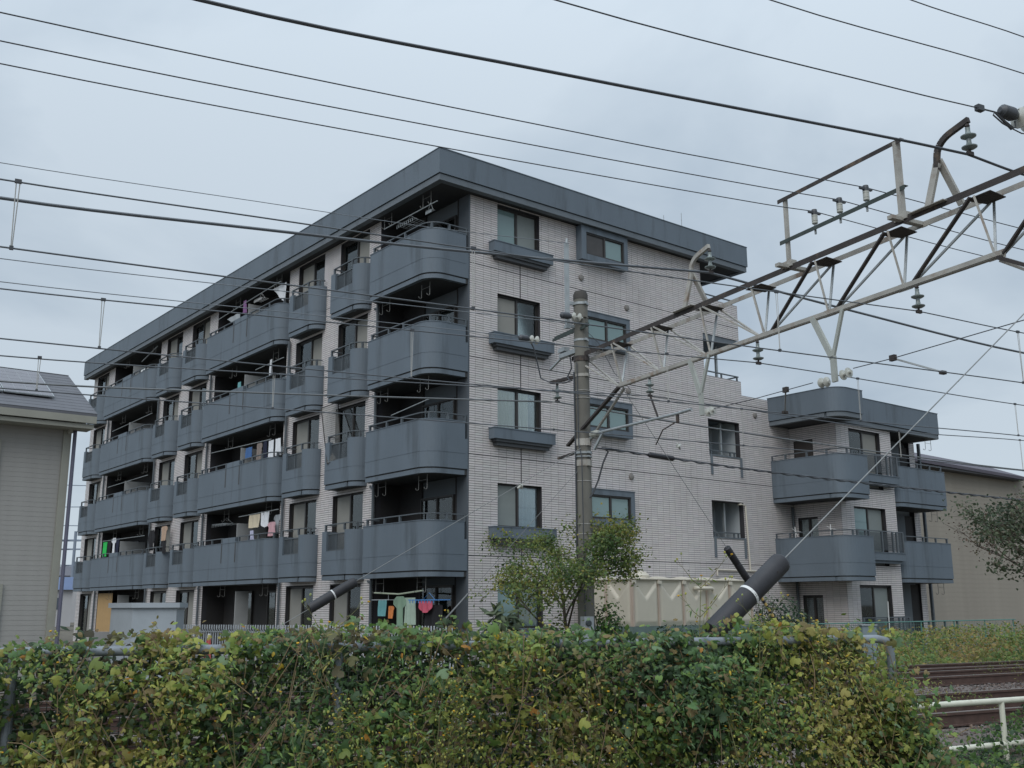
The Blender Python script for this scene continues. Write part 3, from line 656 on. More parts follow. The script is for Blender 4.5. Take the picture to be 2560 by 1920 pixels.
for q_ in ((-.40, -.28, -.02, .10, 7.92, 8.0), (-.30, -.16, -.0, .06, 8.5, 8.58), (-.28, -.16, -.0, .06, 7.95, 8.02)): obj('extension_bracket', PL().box(*q_), GALV, pole)
b = PL(); b.box(-.385, -.30, -.01, .075, 8.0, 10.0); b.tube([(-.34, .03, 10.0), (-.33, .03, 10.12)], .03, 6); obj('extension_post', b, GALV, pole)
b = PL(); b.bar((.0, 1.18, 7.99), (-.05, -.38, 7.96), .075, .075); b.bar((-.1, 1.15, 7.92), (-.1, -.35, 7.9), .02, .06); obj('crossarm', b, mat('dark_green_steel', (.045, .06, .055), .7, .3, 5), pole)
b = PL(); b.bar((-.12, .72, 7.42), (-.12, .0, 7.4), .13, .1); b.bar((-.12, 1.25, 7.22), (-.12, .6, 7.42), .05, .04); b.box(-.2, -.05, .45, .75, 7.5, 7.6); obj('side_bracket', b, GALV, pole)
b = PL(); b.bar((-.1, 1.25, 6.9), (-.1, -.1, 6.80), .08, .07); obj('feeder_arm', b, RUSTD, pole)
b = PL(); b.bar((-.1, .95, 5.02), (-.1, .05, 5.06), .06, .05); obj('guy_arm', b, RUSTD, pole)
for k, (n, z) in enumerate(((.8, 7.6), (.75, 8.03), (.2, 8.05))):
    pass
# cut-outs and loops of insulated cable on the far pole
b = PL()
b.tube([(-.9, .9, 7.85), (-.75, .92, 7.6), (-.65, .95, 7.3), (-.55, .95, 6.9), (-.45, .6, 6.72), (-.25, .3, 6.7), (-.2, .1, 6.72)], .017, 6)
b.tube([(-.1, .35, 7.35), (-.12, .25, 7.05), (-.18, .35, 6.85), (-.2, .2, 6.72)], .017, 6)
b.tube([(0, -.1, 7.95), (.35, -.2, 7.6), (.7, -.3, 6.9), (1.0, -.5, 6.5)], .007, 4)
obj('jumper_cable', b, CABLE, pole)
def strain_insulator(M, label, n_discs=2, cap=True, r=.10, m=PORC, L=.15, group=None):
    t = thing('strain_insulator', label, 'insulator', M, group)
    for k in range(n_discs):
        b = MB(M); b.lathe((0, 0, k * L), (0, 0, 1), [(.025, 0), (.03, .015), (r * .6, .03), (r, .052), (r, .062), (r * .5, .066), (.03, .075), (.028, .12), (.02, L)], 16); obj('disc', b, m, t, smooth=True)
    if cap:
        b = MB(M); b.lathe((0, 0, -.30), (0, 0, 1), [(.03, 0), (.075, .04), (.085, .2), (.05, .28), (.02, .3)], 12); obj('rubber_boot', b, CABLE, t, smooth=True)
    return t
def align(p, d):      # frame with z axis along d
    return Matrix.Translation(p) @ Vector(d).to_track_quat('Z', 'Y').to_matrix().to_4x4()
tv = RF.to_3x3() @ Vector((1, 0, 0)); nv = RF.to_3x3() @ Vector((0, 1, 0))
strain_insulator(align(RW(11.72, 19.45, 8.15), tv), 'white strain insulator with black boot beside the concrete pole above its crossarm', m=PORCW)
strain_insulator(align(RW(11.05, 20.25, 7.72), tv + nv * .1), 'white strain insulator with black boot left of the concrete pole, lower than the crossarm', m=PORCW)
strain_insulator(align(RW(10.45, 7.1, 7.27), tv - Vector((0, 0, .06))), 'large double disc strain insulator with black boot at the right edge under the top wires', m=PORCW, r=.13, L=.17)

lp = MB(RF); q = [(9.79, 7.22), (10.05, 7.235), (10.02, 7.19), (10.17, 7.12), (10.33, 7.09), (10.40, 7.12), (10.40, 7.20)]
lp.tube([(t, 7.1, z) for t, z in q], .010, 6); lp.tube([(10.05, 7.1, 7.23), (10.33, 7.1, 7.09)], [.010, .026], 6); lp.tube([(10.33, 7.1, 7.09), (10.5, 7.1, 7.065), (11.5, 7.1, 7.2), (12.0, 7.1, 7.4)], .008, 5); lp.tube([(10.32, 7.1, 7.27), (10.45, 7.1, 7.35), (10.62, 7.1, 7.44), (11.6, 7.1, 7.9)], .006, 5)
lp.box(9.74, 9.84, 7.07, 7.13, 7.185, 7.255); obj('jumper_loop', lp, CABLE, label='black jumper loops beside the big strain insulator at the right edge', cat='cable')
# ------------------------------------------------------------------ near pole (just outside the picture) and lattice beam
npole = thing('concrete_pole', 'near concrete railway pole carrying the right end of the rusty beam', 'pole', RF @ Matrix.Translation((12.085, 7.1, 0)))
b = MB(RF @ Matrix.Translation((12.085, 7.1, 0))); b.lathe((0, 0, 0), (0, 0, 1), [(.19, 0), (.165, 8.9), (.05, 9.0)], 24); obj('shaft', b, CONC, npole, smooth=True)
beam = thing('lattice_beam', 'rusty white steel lattice beam spanning the tracks from the concrete pole', 'gantry beam', RF @ Matrix.Translation((12.2, 13.4, 6.3)))
ZT, ZB = 7.31, 6.29; T1, T2, TB = 12.07, 12.49, 12.16
nodes = [18.09, 16.56, 15.03, 13.5, 11.94, 10.38, 8.79]; tops = [18.28, 16.77, 15.14, 13.66, 12.05, 10.49, 8.93]
def RB(): return MB(RF)
b = RB(); b.bar((T1, 20.05, ZT), (T1, 6.95, ZT + .06), .012, .10); b.bar((T1 + .045, 20.05, ZT + .045), (T1 + .045, 6.95, ZT + .105), .09, .014); obj('top_chord', b, RUSTD, beam)
b = RB(); b.bar((T2, 20.0, ZT), (T2, 6.95, ZT + .06), .012, .085); b.bar((T2 + .03, 20.0, ZT + .035), (T2 + .03, 6.95, ZT + .095), .06, .012); obj('top_chord', b, RUSTY, beam)
b = RB(); b.bar((TB, nodes[0] + .1, ZB), (TB, nodes[-1] - .1, ZB + .03), .075, .014); b.bar((TB - .035, nodes[0] + .1, ZB + .04), (TB - .045, nodes[-1] - .1, ZB + .07), .012, .07); obj('bottom_chord', b, RUSTY, beam)
for n0, z0, n1, z1 in ((nodes[0], ZB, 19.75, 5.25), (nodes[-1], ZB + .02, 7.25, 5.3)):
    b = RB(); b.bar((TB - .06, n0 + (.06 if n1 > n0 else -.06), z0 - .02), (T1 - .12, n1 + (.35 if n1 > n0 else -.2), z1), .085, .05); obj('haunch_brace', b, RUSTD, beam)
    b = RB(); b.bar((TB + .05, n0, z0 - .03), (T1 + .2, n1 + .05, z1 - .02), .05, .04); obj('haunch_brace', b, RUSTY, beam)
for i, nd in enumerate(nodes):
    zb = ZB + .02 * i / 6; tn_ = tops[i]
    for T_ in (T1, T2):
        b = RB(); b.bar((T_, tn_ + .06, ZT - .03), (TB, nd + .03, zb + .02), .05 if T_ == T1 else .036, .03); obj('web_member', b, RUSTY if T_ == T1 else GALV, beam)
        if i <= 3:
            b = RB(); b.bar((T_, (tops[i - 1] if i else 19.95) - .02, ZT - .03), (TB, nd + .1, zb + .01), .042, .03); obj('web_member', b, RUSTY, beam)
        if i >= 3:
            b = RB(); b.bar((T_, (tops[i + 1] if i < 6 else 7.45) + .12, ZT - .03), (TB, nd - .07, zb + .01), .062 if T_ == T1 else .036, .03); obj('web_member', b, RUSTD if T_ == T1 else GALV, beam)
    b = RB(); b.box(TB - .012, TB, nd - .13, nd + .13, zb - .02, zb + .10); obj('gusset', b, RUSTY, beam)
for n in tops:
    b = RB(); b.prism([(T1 + .005, n - .20), (T2 - .005, n - .14), (T2 - .005, n + .16), (T1 + .005, n + .22)], ZT - .045, ZT - .033); obj('batten_plate', b, RUSTD, beam)
# curved brackets on top of the beam
def bracket(nf, lab=None):
    b = RB(); pts = [(T1 + .02, nf, ZT + .1), (12.14, nf - .18, ZT + .72)]; b.bar(*pts, .11, .05, (1, 0, 0))
    b2 = RB(); b2.bar((T2 - .02, nf - .28, ZT + .1), (12.17, nf - .19, ZT + .78), .10, .05, (1, 0, 0))
    c = RB(); pp = [(12.14, nf - .17, ZT + .62), (12.14, nf - .19, ZT + .82)] + [(12.14, nf - .19 - .36 + .36 * math.cos(math.radians(a)), ZT + .82 + .28 * math.sin(math.radians(a))) for a in range(15, 80, 10)] + [(12.14, nf - .78, ZT + 1.16)]
    for a_, b_ in zip(pp, pp[1:]): c.bar(a_, b_, .085, .06, (1, 0, 0))
    d = RB(); d.bar((T1 - .05, nf - .35, ZT + .07), (T1 - .05, nf + .3, ZT + .07), .09, .012); d.bar((T2 + .05, nf - .6, ZT + .06), (T2 + .05, nf + .1, ZT + .06), .09, .012)
    o = obj('curved_bracket', c, RUSTD if nf < 12 else RUSTY, beam)
    obj('bracket_leg', b, RUSTY, o); obj('bracket_leg', b2, RUSTY, o); obj('bracket_foot', d, RUSTY, o)
bracket(9.78); bracket(15.72)
# rack carrying three post insulators
b = RB()
for n, w_ in ((12.75, .06), (10.27, .11)):
    p = RB(); p.bar((12.1, n, ZT + .05), (12.1, n, 8.64), w_, .06, (0, 1, 0)); p.prism([(12.04, n - .12), (12.16, n - .12), (12.16, n + .12), (12.04, n + .12)], ZT + .05, ZT + .16); obj('rack_post', p, RUSTY, beam)
    q = RB(); q.bar((T1 - .25, n, ZT + .06), (T2 + .08, n, ZT + .06), .10, .06); obj('rack_foot', q, RUSTY, beam)
for z in (8.64, 7.87):
    p = RB(); p.bar((12.1, 12.9, z), (12.1, 10.15, z + .02), .08, .012); p.bar((12.06, 12.9, z - .03), (12.06, 10.15, z - .01), .012, .07); obj('rack_bar', p, RUSTD if z > 8 else mat('dark_green_steel', (0, 0, 0)), beam)
# V hangers under the beam
for n0, n1, nj, zj, zb in ((15.66, 15.06, 15.36, 5.58, 5.19), (12.31, 11.63, 11.91, 5.56, 5.17)):
    p = RB(); p.bar((12.12, n0, 6.34), (12.12, nj + .01, zj), .10, .05, (1, 0, 0)); p.bar((12.12, n1, 6.33), (12.12, nj, zj + .02), .06, .045, (1, 0, 0)); p.bar((12.12, nj, zj + .04), (12.12, nj - .005, zb), .10, .05, (1, 0, 0)); obj('v_hanger', p, mat('pale_green_steel', (.36, .38, .35), .6, .12, 4, stain=((.22, .15, .09), .62, 3, .5, .5)), beam)
# disc insulators
def susp(n, ztop, zbot, t=12.1, lab='', drop=True, m=PORC):
    H = ztop - zbot; M = RF @ Matrix.Translation((t, n, zbot)); o = thing('suspension_insulator', lab, 'insulator', M)
    s = H / .42
    for k in (0, 1):
        b = MB(M @ Matrix.Scale(s, 4)); z = .07 + k * .15; b.lathe((0, 0, z), (0, 0, 1), [(.02, -.01), (.06, -.005), (.095, .015), (.098, .028), (.05, .045), (.038, .06), (.03, .1), (.032, .14)], 16); obj('disc', b, m, o, smooth=True)
    b = MB(M @ Matrix.Scale(s, 4)); b.lathe((0, 0, .35), (0, 0, 1), [(.018, 0), (.02, .02), (.035, .03), (.02, .07)], 8); b.box(-.05, .05, -.02, .02, -.02, .03); b.tube([(0, 0, .02), (0, 0, .08)], .016, 6); obj('clamp', b, RUSTD, o)
    return o
susp(17.0, 6.27, 5.87, lab='suspension insulator under the beam nearest the concrete pole')
susp(13.67, 6.27, 5.85, lab='suspension insulator under the middle of the beam between the two V hangers')
susp(10.13, 6.29, 5.88, lab='suspension insulator under the beam right of both V hangers')
susp(20.8, 6.88, 6.42, lab='suspension insulator on the short arm left of the concrete pole')
susp(9.03, 8.42, 7.95, t=12.14, lab='suspension insulator on the curved bracket near the right edge')
susp(14.93, 8.40, 7.93, t=12.14, lab='suspension insulator on the curved bracket before the roof corner')
for n, lab in ((12.08, 'leftmost'), (11.51, 'middle'), (10.94, 'rightmost')):
    M = RF @ Matrix.Translation((12.1, n, 7.86)); o = thing('post_insulator', lab + ' white post insulator of three on the steel rack', 'insulator', M, 'post insulators on the rack')
    b = MB(M); b.lathe((0, 0, .07), (0, 0, 1), [(.04, 0), (.05, .01), (.05, .04), (.042, .045), (.05, .05), (.05, .12), (.045, .125), (.05, .13), (.05, .155), (.03, .16)], 14); obj('porcelain', b, PORCW, o, smooth=True)
    b = MB(M); b.lathe((0, 0, .225), (0, 0, 1), [(.05, 0), (.052, .06), (.045, .1), (.02, .105)], 12); b.bar((-.13, 0, .27), (.13, 0, .27), .04, .035); obj('rubber_cap', b, CABLE, o)
    b = MB(M); b.tube([(0, 0, -.11), (0, 0, .08)], .02, 6); b.lathe((0, 0, .0), (0, 0, 1), [(.035, 0), (.035, .03)], 8); obj('pin', b, GALV, o)

# ------------------------------------------------------------------ wires
def smooth_pts(pts, k=6):
    out = []; n = len(pts)
    for i in range(n - 1):
        p0, p1, p2, p3 = pts[max(i - 1, 0)], pts[i], pts[i + 1], pts[min(i + 2, n - 1)]
        for j in range(k):
            s = j / k; m1 = (p2[1] - p0[1]) / max(p2[0] - p0[0], 1e-6); m2 = (p3[1] - p1[1]) / max(p3[0] - p1[0], 1e-6); h = p2[0] - p1[0]
            z = (2 * s ** 3 - 3 * s ** 2 + 1) * p1[1] + (s ** 3 - 2 * s ** 2 + s) * h * m1 + (-2 * s ** 3 + 3 * s ** 2) * p2[1] + (s ** 3 - s ** 2) * h * m2
            out.append((p1[0] + h * s, z))
    out.append(pts[-1]); return out
def wire(name, lab, cat, n, r, pts, m, L=True, R=True, kinks=()):
    pts = list(pts)
    if L: z = pts[0][1]; pts = [(-30, z + .25), (-14, z - .02)] + pts
    if R: t, z = pts[-1]; pts = pts + [(t + 12, z - .02), (t + 30, z + .25)]
    segs = []; cur = [pts[0]]
    for p in pts[1:]:
        cur.append(p)
        if any(abs(p[0] - k) < .05 for k in kinks): segs += smooth_pts(cur)[:-1]; cur = [p]
    segs += smooth_pts(cur)
    b = MB(RF); b.tube([(t, n, z) for t, z in segs], r, 6, True); return obj(name, b, m, label=lab, cat=cat)
WG2 = mat('wire_dull', (.10, .112, .125), .55, .2, 2)
WG = mat('wire_grey', (.17, .19, .21), .55, .2, 2)
wire('overhead_cable', 'thickest black overhead cable crossing the top of the picture', 'cable', 9.04, .019, [(1.41, 7.25), (5.23, 7.48), (10.65, 7.86), (12.09, 7.94), (13.31, 7.87)], CABLE, kinks=(12.09,))
wire('overhead_wire', 'thin wire running into the big strain insulator at the right edge', 'wire', 7.1, .0072, [(4.19, 6.95), (8.68, 7.15), (9.79, 7.22), (10.2, 7.245)], CABLE, R=False)
wire('overhead_wire', 'thin wire across the top right corner, lower of two', 'wire', 7.1, .0068, [(6.72, 7.7), (10.67, 7.88)], CABLE)
wire('overhead_wire', 'thin wire across the top right corner, uppermost', 'wire', 7.1, .0068, [(8.83, 8.32), (10.76, 8.39)], CABLE)
for n, z, c, zr, lab in ((10.94, [(-.27, 7.70), (7.32, 7.93), (9.92, 8.05)], 15.93, 8.11, 'thin black wire held by the rightmost post insulator'), (11.51, [(-.25, 7.68), (5.93, 7.87), (10.42, 8.06)], 16.69, 8.03, 'thin black wire held by the middle post insulator'), (12.08, [(-.24, 7.70), (5.21, 7.85), (10.91, 8.08)], 16.37, 8.03, 'thin black wire held by the leftmost post insulator')):
    wire('overhead_wire', lab, 'wire', n, .0078, z + [(12.09, 8.155), (c, zr)], CABLE, kinks=(12.09,))
wire('overhead_wire', 'very thin wire tied to the grey extension post on top of the pole', 'wire', 19.6, .0075, [(-.21, 9.54), (4.43, 9.66), (8.09, 9.76), (11.77, 9.98)], WG, R=False)
wire('catenary_wire', 'upper catenary wire of the nearest track', 'wire', 10.13, .0085, [(-.09, 5.565), (2.3, 5.62), (4.8, 5.675), (8.18, 5.765), (12.08, 5.89), (14.45, 5.84)], WG2, kinks=(12.08,))
wire('contact_wire', 'lower contact wire of the nearest track', 'wire', 10.13, .0088, [(-.03, 4.91), (4.82, 4.955), (9.0, 4.975), (14.31, 5.02)], WG2)
wire('overhead_cable', 'thick cable held by the curved bracket before the roof corner', 'cable', 14.93, .024, [(-.11, 7.15), (3.39, 7.31), (7.0, 7.52), (12.09, 7.92), (15.58, 7.66), (21.21, 7.34)], WG2, kinks=(12.09,))
wire('overhead_wire', 'thin wire ending at the concrete pole just under its crossarm', 'wire', 19.7, .0088, [(-.05, 7.77), (4.86, 7.88), (8.52, 7.97), (11.9, 8.06)], WG, R=False)
wire('overhead_wire', 'thin wire ending at the lower white strain insulator left of the pole', 'wire', 20.25, .0088, [(-.01, 7.5), (5.03, 7.61), (9.47, 7.72), (10.8, 7.73)], WG, R=False)
wire('catenary_wire', 'upper catenary wire of the middle track', 'wire', 13.67, .0098, [(0, 5.51), (3.39, 5.59), (7.72, 5.71), (12.06, 5.86), (13.78, 5.83), (18.98, 5.71)], WG2, kinks=(12.06,))
wire('contact_wire', 'lower contact wire of the middle track', 'wire', 13.67, .0098, [(.06, 4.88), (4.81, 4.905), (10.12, 4.98), (14.59, 5.0), (19.12, 5.05)], WG2)
wire('catenary_wire', 'upper catenary wire of the far track', 'wire', 17.0, .011, [(.1, 5.4), (4.26, 5.54), (7.39, 5.66), (12.1, 5.87), (14.55, 5.80), (19.31, 5.67), (23.77, 5.76)], WG2, kinks=(12.1,))
wire('contact_wire', 'lower contact wire of the far track', 'wire', 17.0, .011, [(.15, 4.9), (4.29, 4.94), (9.81, 4.99), (14.95, 5.0), (19.27, 5.03), (23.62, 4.97)], WG2)
wire('overhead_cable', 'pale thick cable held by the short arm left of the concrete pole', 'cable', 20.78, .019, [(.17, 5.75), (5.23, 5.99), (9.03, 6.22), (12.09, 6.41), (12.97, 6.35), (15.07, 6.22), (18.3, 6.06), (23.14, 5.88), (28.89, 5.73)], CABLEG, kinks=(12.09,))
# twisted communication cable
b = MB(RF); cp = smooth_pts([(12.3, 5.10), (13.72, 5.01), (16.85, 4.84), (20.23, 4.72), (23.89, 4.61), (26.55, 4.55), (45, 4.6)], 60)
b.tube([(t, 19.2, z + .02) for t, z in cp], .011, 5); b.tube([(t, 19.2 + .014 * math.sin(t * 14), z + .014 * math.cos(t * 14)) for t, z in cp], .02, 6)
cc = obj('twisted_cable', b, CABLE, label='black twisted cable leaving the concrete pole to the right past the tank', cat='cable')
b = MB(RF); b.tube([(13.55, 19.2, 5.03), (13.6, 19.2, 5.025), (14.25, 19.2, 4.985), (14.3, 19.2, 4.98)], [.03, .06, .06, .03], 10); obj('splice_sleeve', b, BLACKR, cc)
b = MB(RF); b.tube([(12.45, 19.25, 5.06), (12.5, 19.25, 5.04), (12.4, 19.3, 4.8), (12.32, 19.4, 4.4), (12.2, 19.45, 4.1), (12.12, 19.48, 4.0)], .02, 6); b.tube([(12.25, 19.35, 5.12), (12.5, 19.25, 5.08), (12.9, 19.2, 5.07)], .02, 6); obj('tail_loop', b, CABLE, cc)
# droppers between the catenary and contact wires
def dropper(t, n, z1, z0, lab, dt=.016):
    b = MB(RF); b.tube([(t - dt, n, z1), (t - dt * .3, n, z0)], .005, 4); b.tube([(t + dt, n, z1), (t + dt * .3, n, z0)], .005, 4)
    o = obj('dropper', b, mat('dropper_steel', (.40, .40, .38), .5, .1, 4), label=lab, cat='dropper')
    b = MB(RF); b.box(t - .03, t + .03, n - .014, n + .014, z1 - .015, z1 + .022); b.box(t - .018, t + .018, n - .014, n + .014, z0 - .014, z0 + .022); obj('clip', b, CABLE, o)
def W2T(n, px):   # helper kept for reading: position along the track where a dropper hangs
    return px
for t, n, z1, z0, lab in ((.06, 10.13, 5.57, 4.91, 'dropper at the left edge on the nearest catenary'), (4.8, 10.13, 5.68, 4.96, 'dropper on the nearest catenary in front of the corner of the tiled wall'), (9.35, 10.13, 5.8, 4.98, 'dropper on the nearest catenary right of the roof corner under the beam'), (14.3, 10.13, 5.84, 5.02, 'dropper on the nearest catenary at the right edge'),
        (1.2, 13.67, 5.53, 4.89, 'dropper on the middle catenary left of the roof'), (5.48, 13.67, 5.65, 4.92, 'dropper on the middle catenary before the corner balcony'), (10.1, 13.67, 5.8, 4.98, 'dropper on the middle catenary before the tiled wall right of the pole'), (14.5, 13.67, 5.81, 5.0, 'dropper on the middle catenary above the curved roof of the wing'), (18.95, 13.67, 5.71, 5.05, 'dropper on the middle catenary at the right edge'),
        (.65, 17.0, 5.43, 4.91, 'dropper on the far catenary before the roof of the left house'), (4.3, 17.0, 5.54, 4.94, 'dropper on the far catenary before the third floor balconies'), (9.8, 17.0, 5.76, 4.99, 'dropper on the far catenary just left of the concrete pole'), (14.5, 17.0, 5.80, 5.0, 'dropper on the far catenary before the recessed opening'), (19.25, 17.0, 5.67, 5.03, 'dropper on the far catenary before the upper window of the wing'), (23.6, 17.0, 5.76, 4.97, 'dropper on the far catenary before the sloping roof at the right')):
    dropper(t, n, z1, z0, lab)
# cross-span wire with insulator pairs along the beam
b = RB(); b.tube([(12.12, 15.0, 5.26), (12.12, 14.0, 5.24), (12.12, 12.4, 5.25)], .008, 5); obj('span_wire', b, CABLE, label='short span wire between the two V hangers', cat='wire')
b = RB(); b.tube([(12.12, 11.5, 5.31), (12.12, 10.7, 5.30), (12.12, 8.45, 5.34), (12.12, 7.2, 5.42)], .008, 5); obj('span_wire', b, CABLE, label='span wire running right from the V hanger to the picture edge', cat='wire')
nd = -nv
for n, z, dr, lab in ((15.22, 5.21, -1, 'pair of pale disc insulators at the left V hanger'), (11.78, 5.24, -1, 'pair of pale disc insulators right of the right V hanger'), (12.03, 5.2, 1, 'pair of pale disc insulators left of the right V hanger')):
    strain_insulator(align(RW(12.12, n, z), nv * dr + Vector((0, 0, .12 * (1 if dr < 0 else .6)))), lab, cap=False, m=PORCW, r=.085, L=.12)
for (n0, z0), (t1, n1, z1), lab in (((13.05, 5.25), (12.6, 13.62, 5.0), 'short pull-off arm left of the right V hanger'), ((10.7, 5.30), (12.55, 10.18, 5.02), 'short pull-off arm right of the right V hanger')):
    b = RB(); b.bar((12.12, n0, z0), (t1, n1, z1), .025); o = obj('pull_off_arm', b, GALV, label=lab, cat='bracket'); obj('clamp', RB().box(12.09, 12.15, n0 - .05, n0 + .05, z0 - .04, z0 + .05), RUSTD, o); obj('clamp', RB().box(t1 - .05, t1 + .05, n1 - .03, n1 + .03, z1 - .03, z1 + .02), RUSTD, o)
# steady arm on the far pole
sa = thing('steady_arm', 'grey pipe arm reaching right from the concrete pole under the beam', 'bracket', RF @ Matrix.Translation((12.15, 19.3, 5.4)))
b = RB(); b.tube([(12.15, 19.1, 5.42), (12.1, 16.1, 5.35), (12.1, 15.65, 5.36)], .03, 10); obj('pipe', b, GALV, sa, smooth=True)
b = RB(); b.lathe(RF.inverted() @ RW(12.15, 19.42, 5.42), (0, -1, 0), [(.04, 0), (.07, .05), (.075, .25), (.05, .36)], 12); obj('end_insulator', b, PORCW, sa)
b = RB(); b.bar((12.1, 17.0, 5.88), (12.1, 16.75, 5.38), .03); b.bar((12.1, 16.1, 5.35), (12.1, 16.1, 5.16), .06, .04); b.tube([(12.1, 16.2, 5.18), (12.1, 16.6, 5.1), (12.35, 17.2, 4.9)], .014, 5); obj('drop_rod', b, RUSTD, sa)
b = RB(); b.bar((12.15, 19.6, 5.25), (12.15, 19.15, 5.45), .06); b.bar((12.1, 19.2, 5.05), (12.15, 18.9, 5.4), .05); obj('hinge_bracket', b, GALV, sa)

# guy wires with black sleeves
def guy(lab, p0, p1, r, sl0, sl1, rs, band, pieces=1, wirem=GALV):
    a = RW(*p0); c = RW(*p1); o = thing('guy_wire', lab, 'guy wire', Matrix.Translation(c))
    b = MB(); b.tube([a, c], r * .8, 6); obj('strand', b, mat('strand_steel', (.24, .25, .25), .6, .2, 5, metal=.2), o)
    s0 = a.lerp(c, sl0); s1 = a.lerp(c, sl1); d = (s1 - s0)
    for k in range(pieces):
        q0 = s0 + d * (k / pieces); q1 = s0 + d * ((k + 1) / pieces - .004); L = (q1 - q0).length; b = MB()
        n = 8; prof = [q0 + (q1 - q0) * t for t in (0, .012, .03, .06, .97, 1)]
        b.tube(prof, [rs * .45, rs * .8, rs * .95, rs, rs, rs * .97], 20); s = obj('sleeve', b, BLACKR, o, smooth=True)
        dirn = (q1 - q0).normalized(); side = dirn.cross(Vector((0, 0, 1))).normalized(); up = side.cross(dirn)
        if rs > .08:
            b = MB()
            for f in (.18, .5, .82): b.tube([q0.lerp(q1, f) - up.normalized() * -.0 + side * (rs * .98) * (1 if side.y < 0 else -1), q0.lerp(q1, f) + side * (rs * 1.02) * (1 if side.y < 0 else -1)], .012, 8)
            obj('rivet', b, BRONZE, s)
    if band:
        m_ = s0.lerp(s1, band); dd = (s1 - s0).normalized() * (.014 if rs > .08 else .03); b = MB(); b.tube([m_ - dd, m_ + dd], rs * 1.03, 20); obj('white_band', b, WHITEP, o)
    return o
guy('thick black sleeve on a guy wire slanting down into the hedge at the right', (12.0, 7.15, 6.15), (3.9, 7.15, .12), .008, .681, .784, .097, .50)
guy('thin guy wire right of the tank with slim black sleeve in three pieces', (12.2, 18.1, 6.2), (18.05, 19.3, .1), .008, .535, .705, .085, None, 3)
gy = ROOTM
st = MB(RF)
s_a = Vector((16.50, 19.0, 1.82)); s_b = Vector((17.15, 19.0, .95))
for k in range(14):
    b = MB(RF); q0 = s_a.lerp(s_b, k / 14); q1 = s_a.lerp(s_b, (k + 1) / 14 - .001); b.tube([q0, q1], .035, 8)
    if k == 0: so2 = thing('striped_guard', 'yellow and black striped guard tube under the thick black sleeve', 'guard tube', RF @ Matrix.Translation(s_b))
    obj('stripe', b, mat('stripe_yellow', (.52, .36, .12), .6, .15, 5) if k % 2 == 0 else BLACKR, so2)
guy('guy wire left of the concrete pole with slanting black sleeve over the hedge', (11.9, 19.45, 5.1), (3.55, 19.3, .35), .008, .625, .735, .10, .5)
strain_insulator(align(RW(10.4, 19.42, 4.2), (RW(4.2, 19.3, .1) - RW(11.9, 19.5, 5.1))), 'single small disc insulator on the guy wire left of the pole', 1, False, .07, PORCW)
strain_insulator(align(RW(13.86, 18.5, 5.2), (RW(18.2, 19.3, .1) - RW(12.2, 18.2, 6.3))), 'single small white disc insulator on the guy wire right of the pole', 1, False, .07, PORCW)
b = MB(RF); b.tube([(9.2, 19.6, 1.9), (8.85, 19.6, 1.55), (8.5, 19.6, 1.2)], .018, 6); b.tube([(9.2, 19.6, 1.9), (11.9, 19.6, 4.6)], .005, 4); obj('thin_stay', b, CABLEG, label='thin stay with a fat lower end before the corner of the building', cat='wire')

# ------------------------------------------------------------------ fences, tank, shed, houses
def pipe_rail(b, a, c, r): b.tube([a, c], r, 10)
wf = thing('white_pipe_fence', 'cream white two bar pipe fence beside the tracks at the right', 'fence', RF @ Matrix.Translation((9.8, 8.0, 0)))
CREAMP = mat('cream_paint', (.60, .60, .50), .5, .12, 5, stain=((.25, .18, .1), .62, 4, 1, .7))
for z, x0 in ((.60, 8.6), (.14, 8.6)):
    b = MB(RF); b.tube([(x0, 8, z), (30, 8, z + .0)], .031, 12); obj('bar', b, CREAMP, wf, smooth=True)
for t in (8.7, 10.3, 11.9, 13.5, 15.1, 16.7, 18.3):
    b = MB(RF); b.tube([(t, 8.0, -.1), (t, 8.0, .59)], .03, 12); obj('post', b, CREAMP, wf, smooth=True)
# the pipe fence that the vines cover
HA, HB = Vector((-5.2, 5.84, 0)), Vector((2.8, 7.84, 0)); HD = (HB - HA).normalized(); HN = Vector((HD.y, -HD.x, 0))       # HN points to the camera
pf = thing('grey_pipe_fence', 'grey pipe fence overgrown by vines along the front', 'fence', Matrix.Translation(HA))
b = MB(); pts = [HA + Vector((0, 0, 1.38)), HB - HD * .1 + Vector((0, 0, 1.40)), HB - HD * .03 + Vector((0, 0, 1.385)), HB + Vector((0, 0, 1.33)), HB + Vector((0, 0, -.1))]
FG = mat('fence_grey', (.22, .25, .28), .6, .2, 5, stain=((.12, .11, .09), .55, 3, 1, .6)); b.tube(pts, .03, 12); obj('top_rail', b, FG, pf, smooth=True)
for k in range(4): b = MB(); q = HA + HD * (k * 1.95 + .3); b.tube([q, q + Vector((0, 0, 1.38))], .028, 10); obj('post', b, FG, pf, smooth=True)
b = MB()
for k in range(int(8.2 / .06)):
    q = HA + HD * (k * .06); b.bar(q + Vector((0, 0, .1)), q + Vector((0, 0, 1.36)), .004)
for k in range(21): b.bar(HA + Vector((0, 0, .1 + k * .06)), HB + Vector((0, 0, .1 + k * .06)), .004)
o = obj('wire_mesh', b, mat('mesh_wire', (.10, .11, .10), .7, .2, 4), pf); o['kind'] = 'stuff'
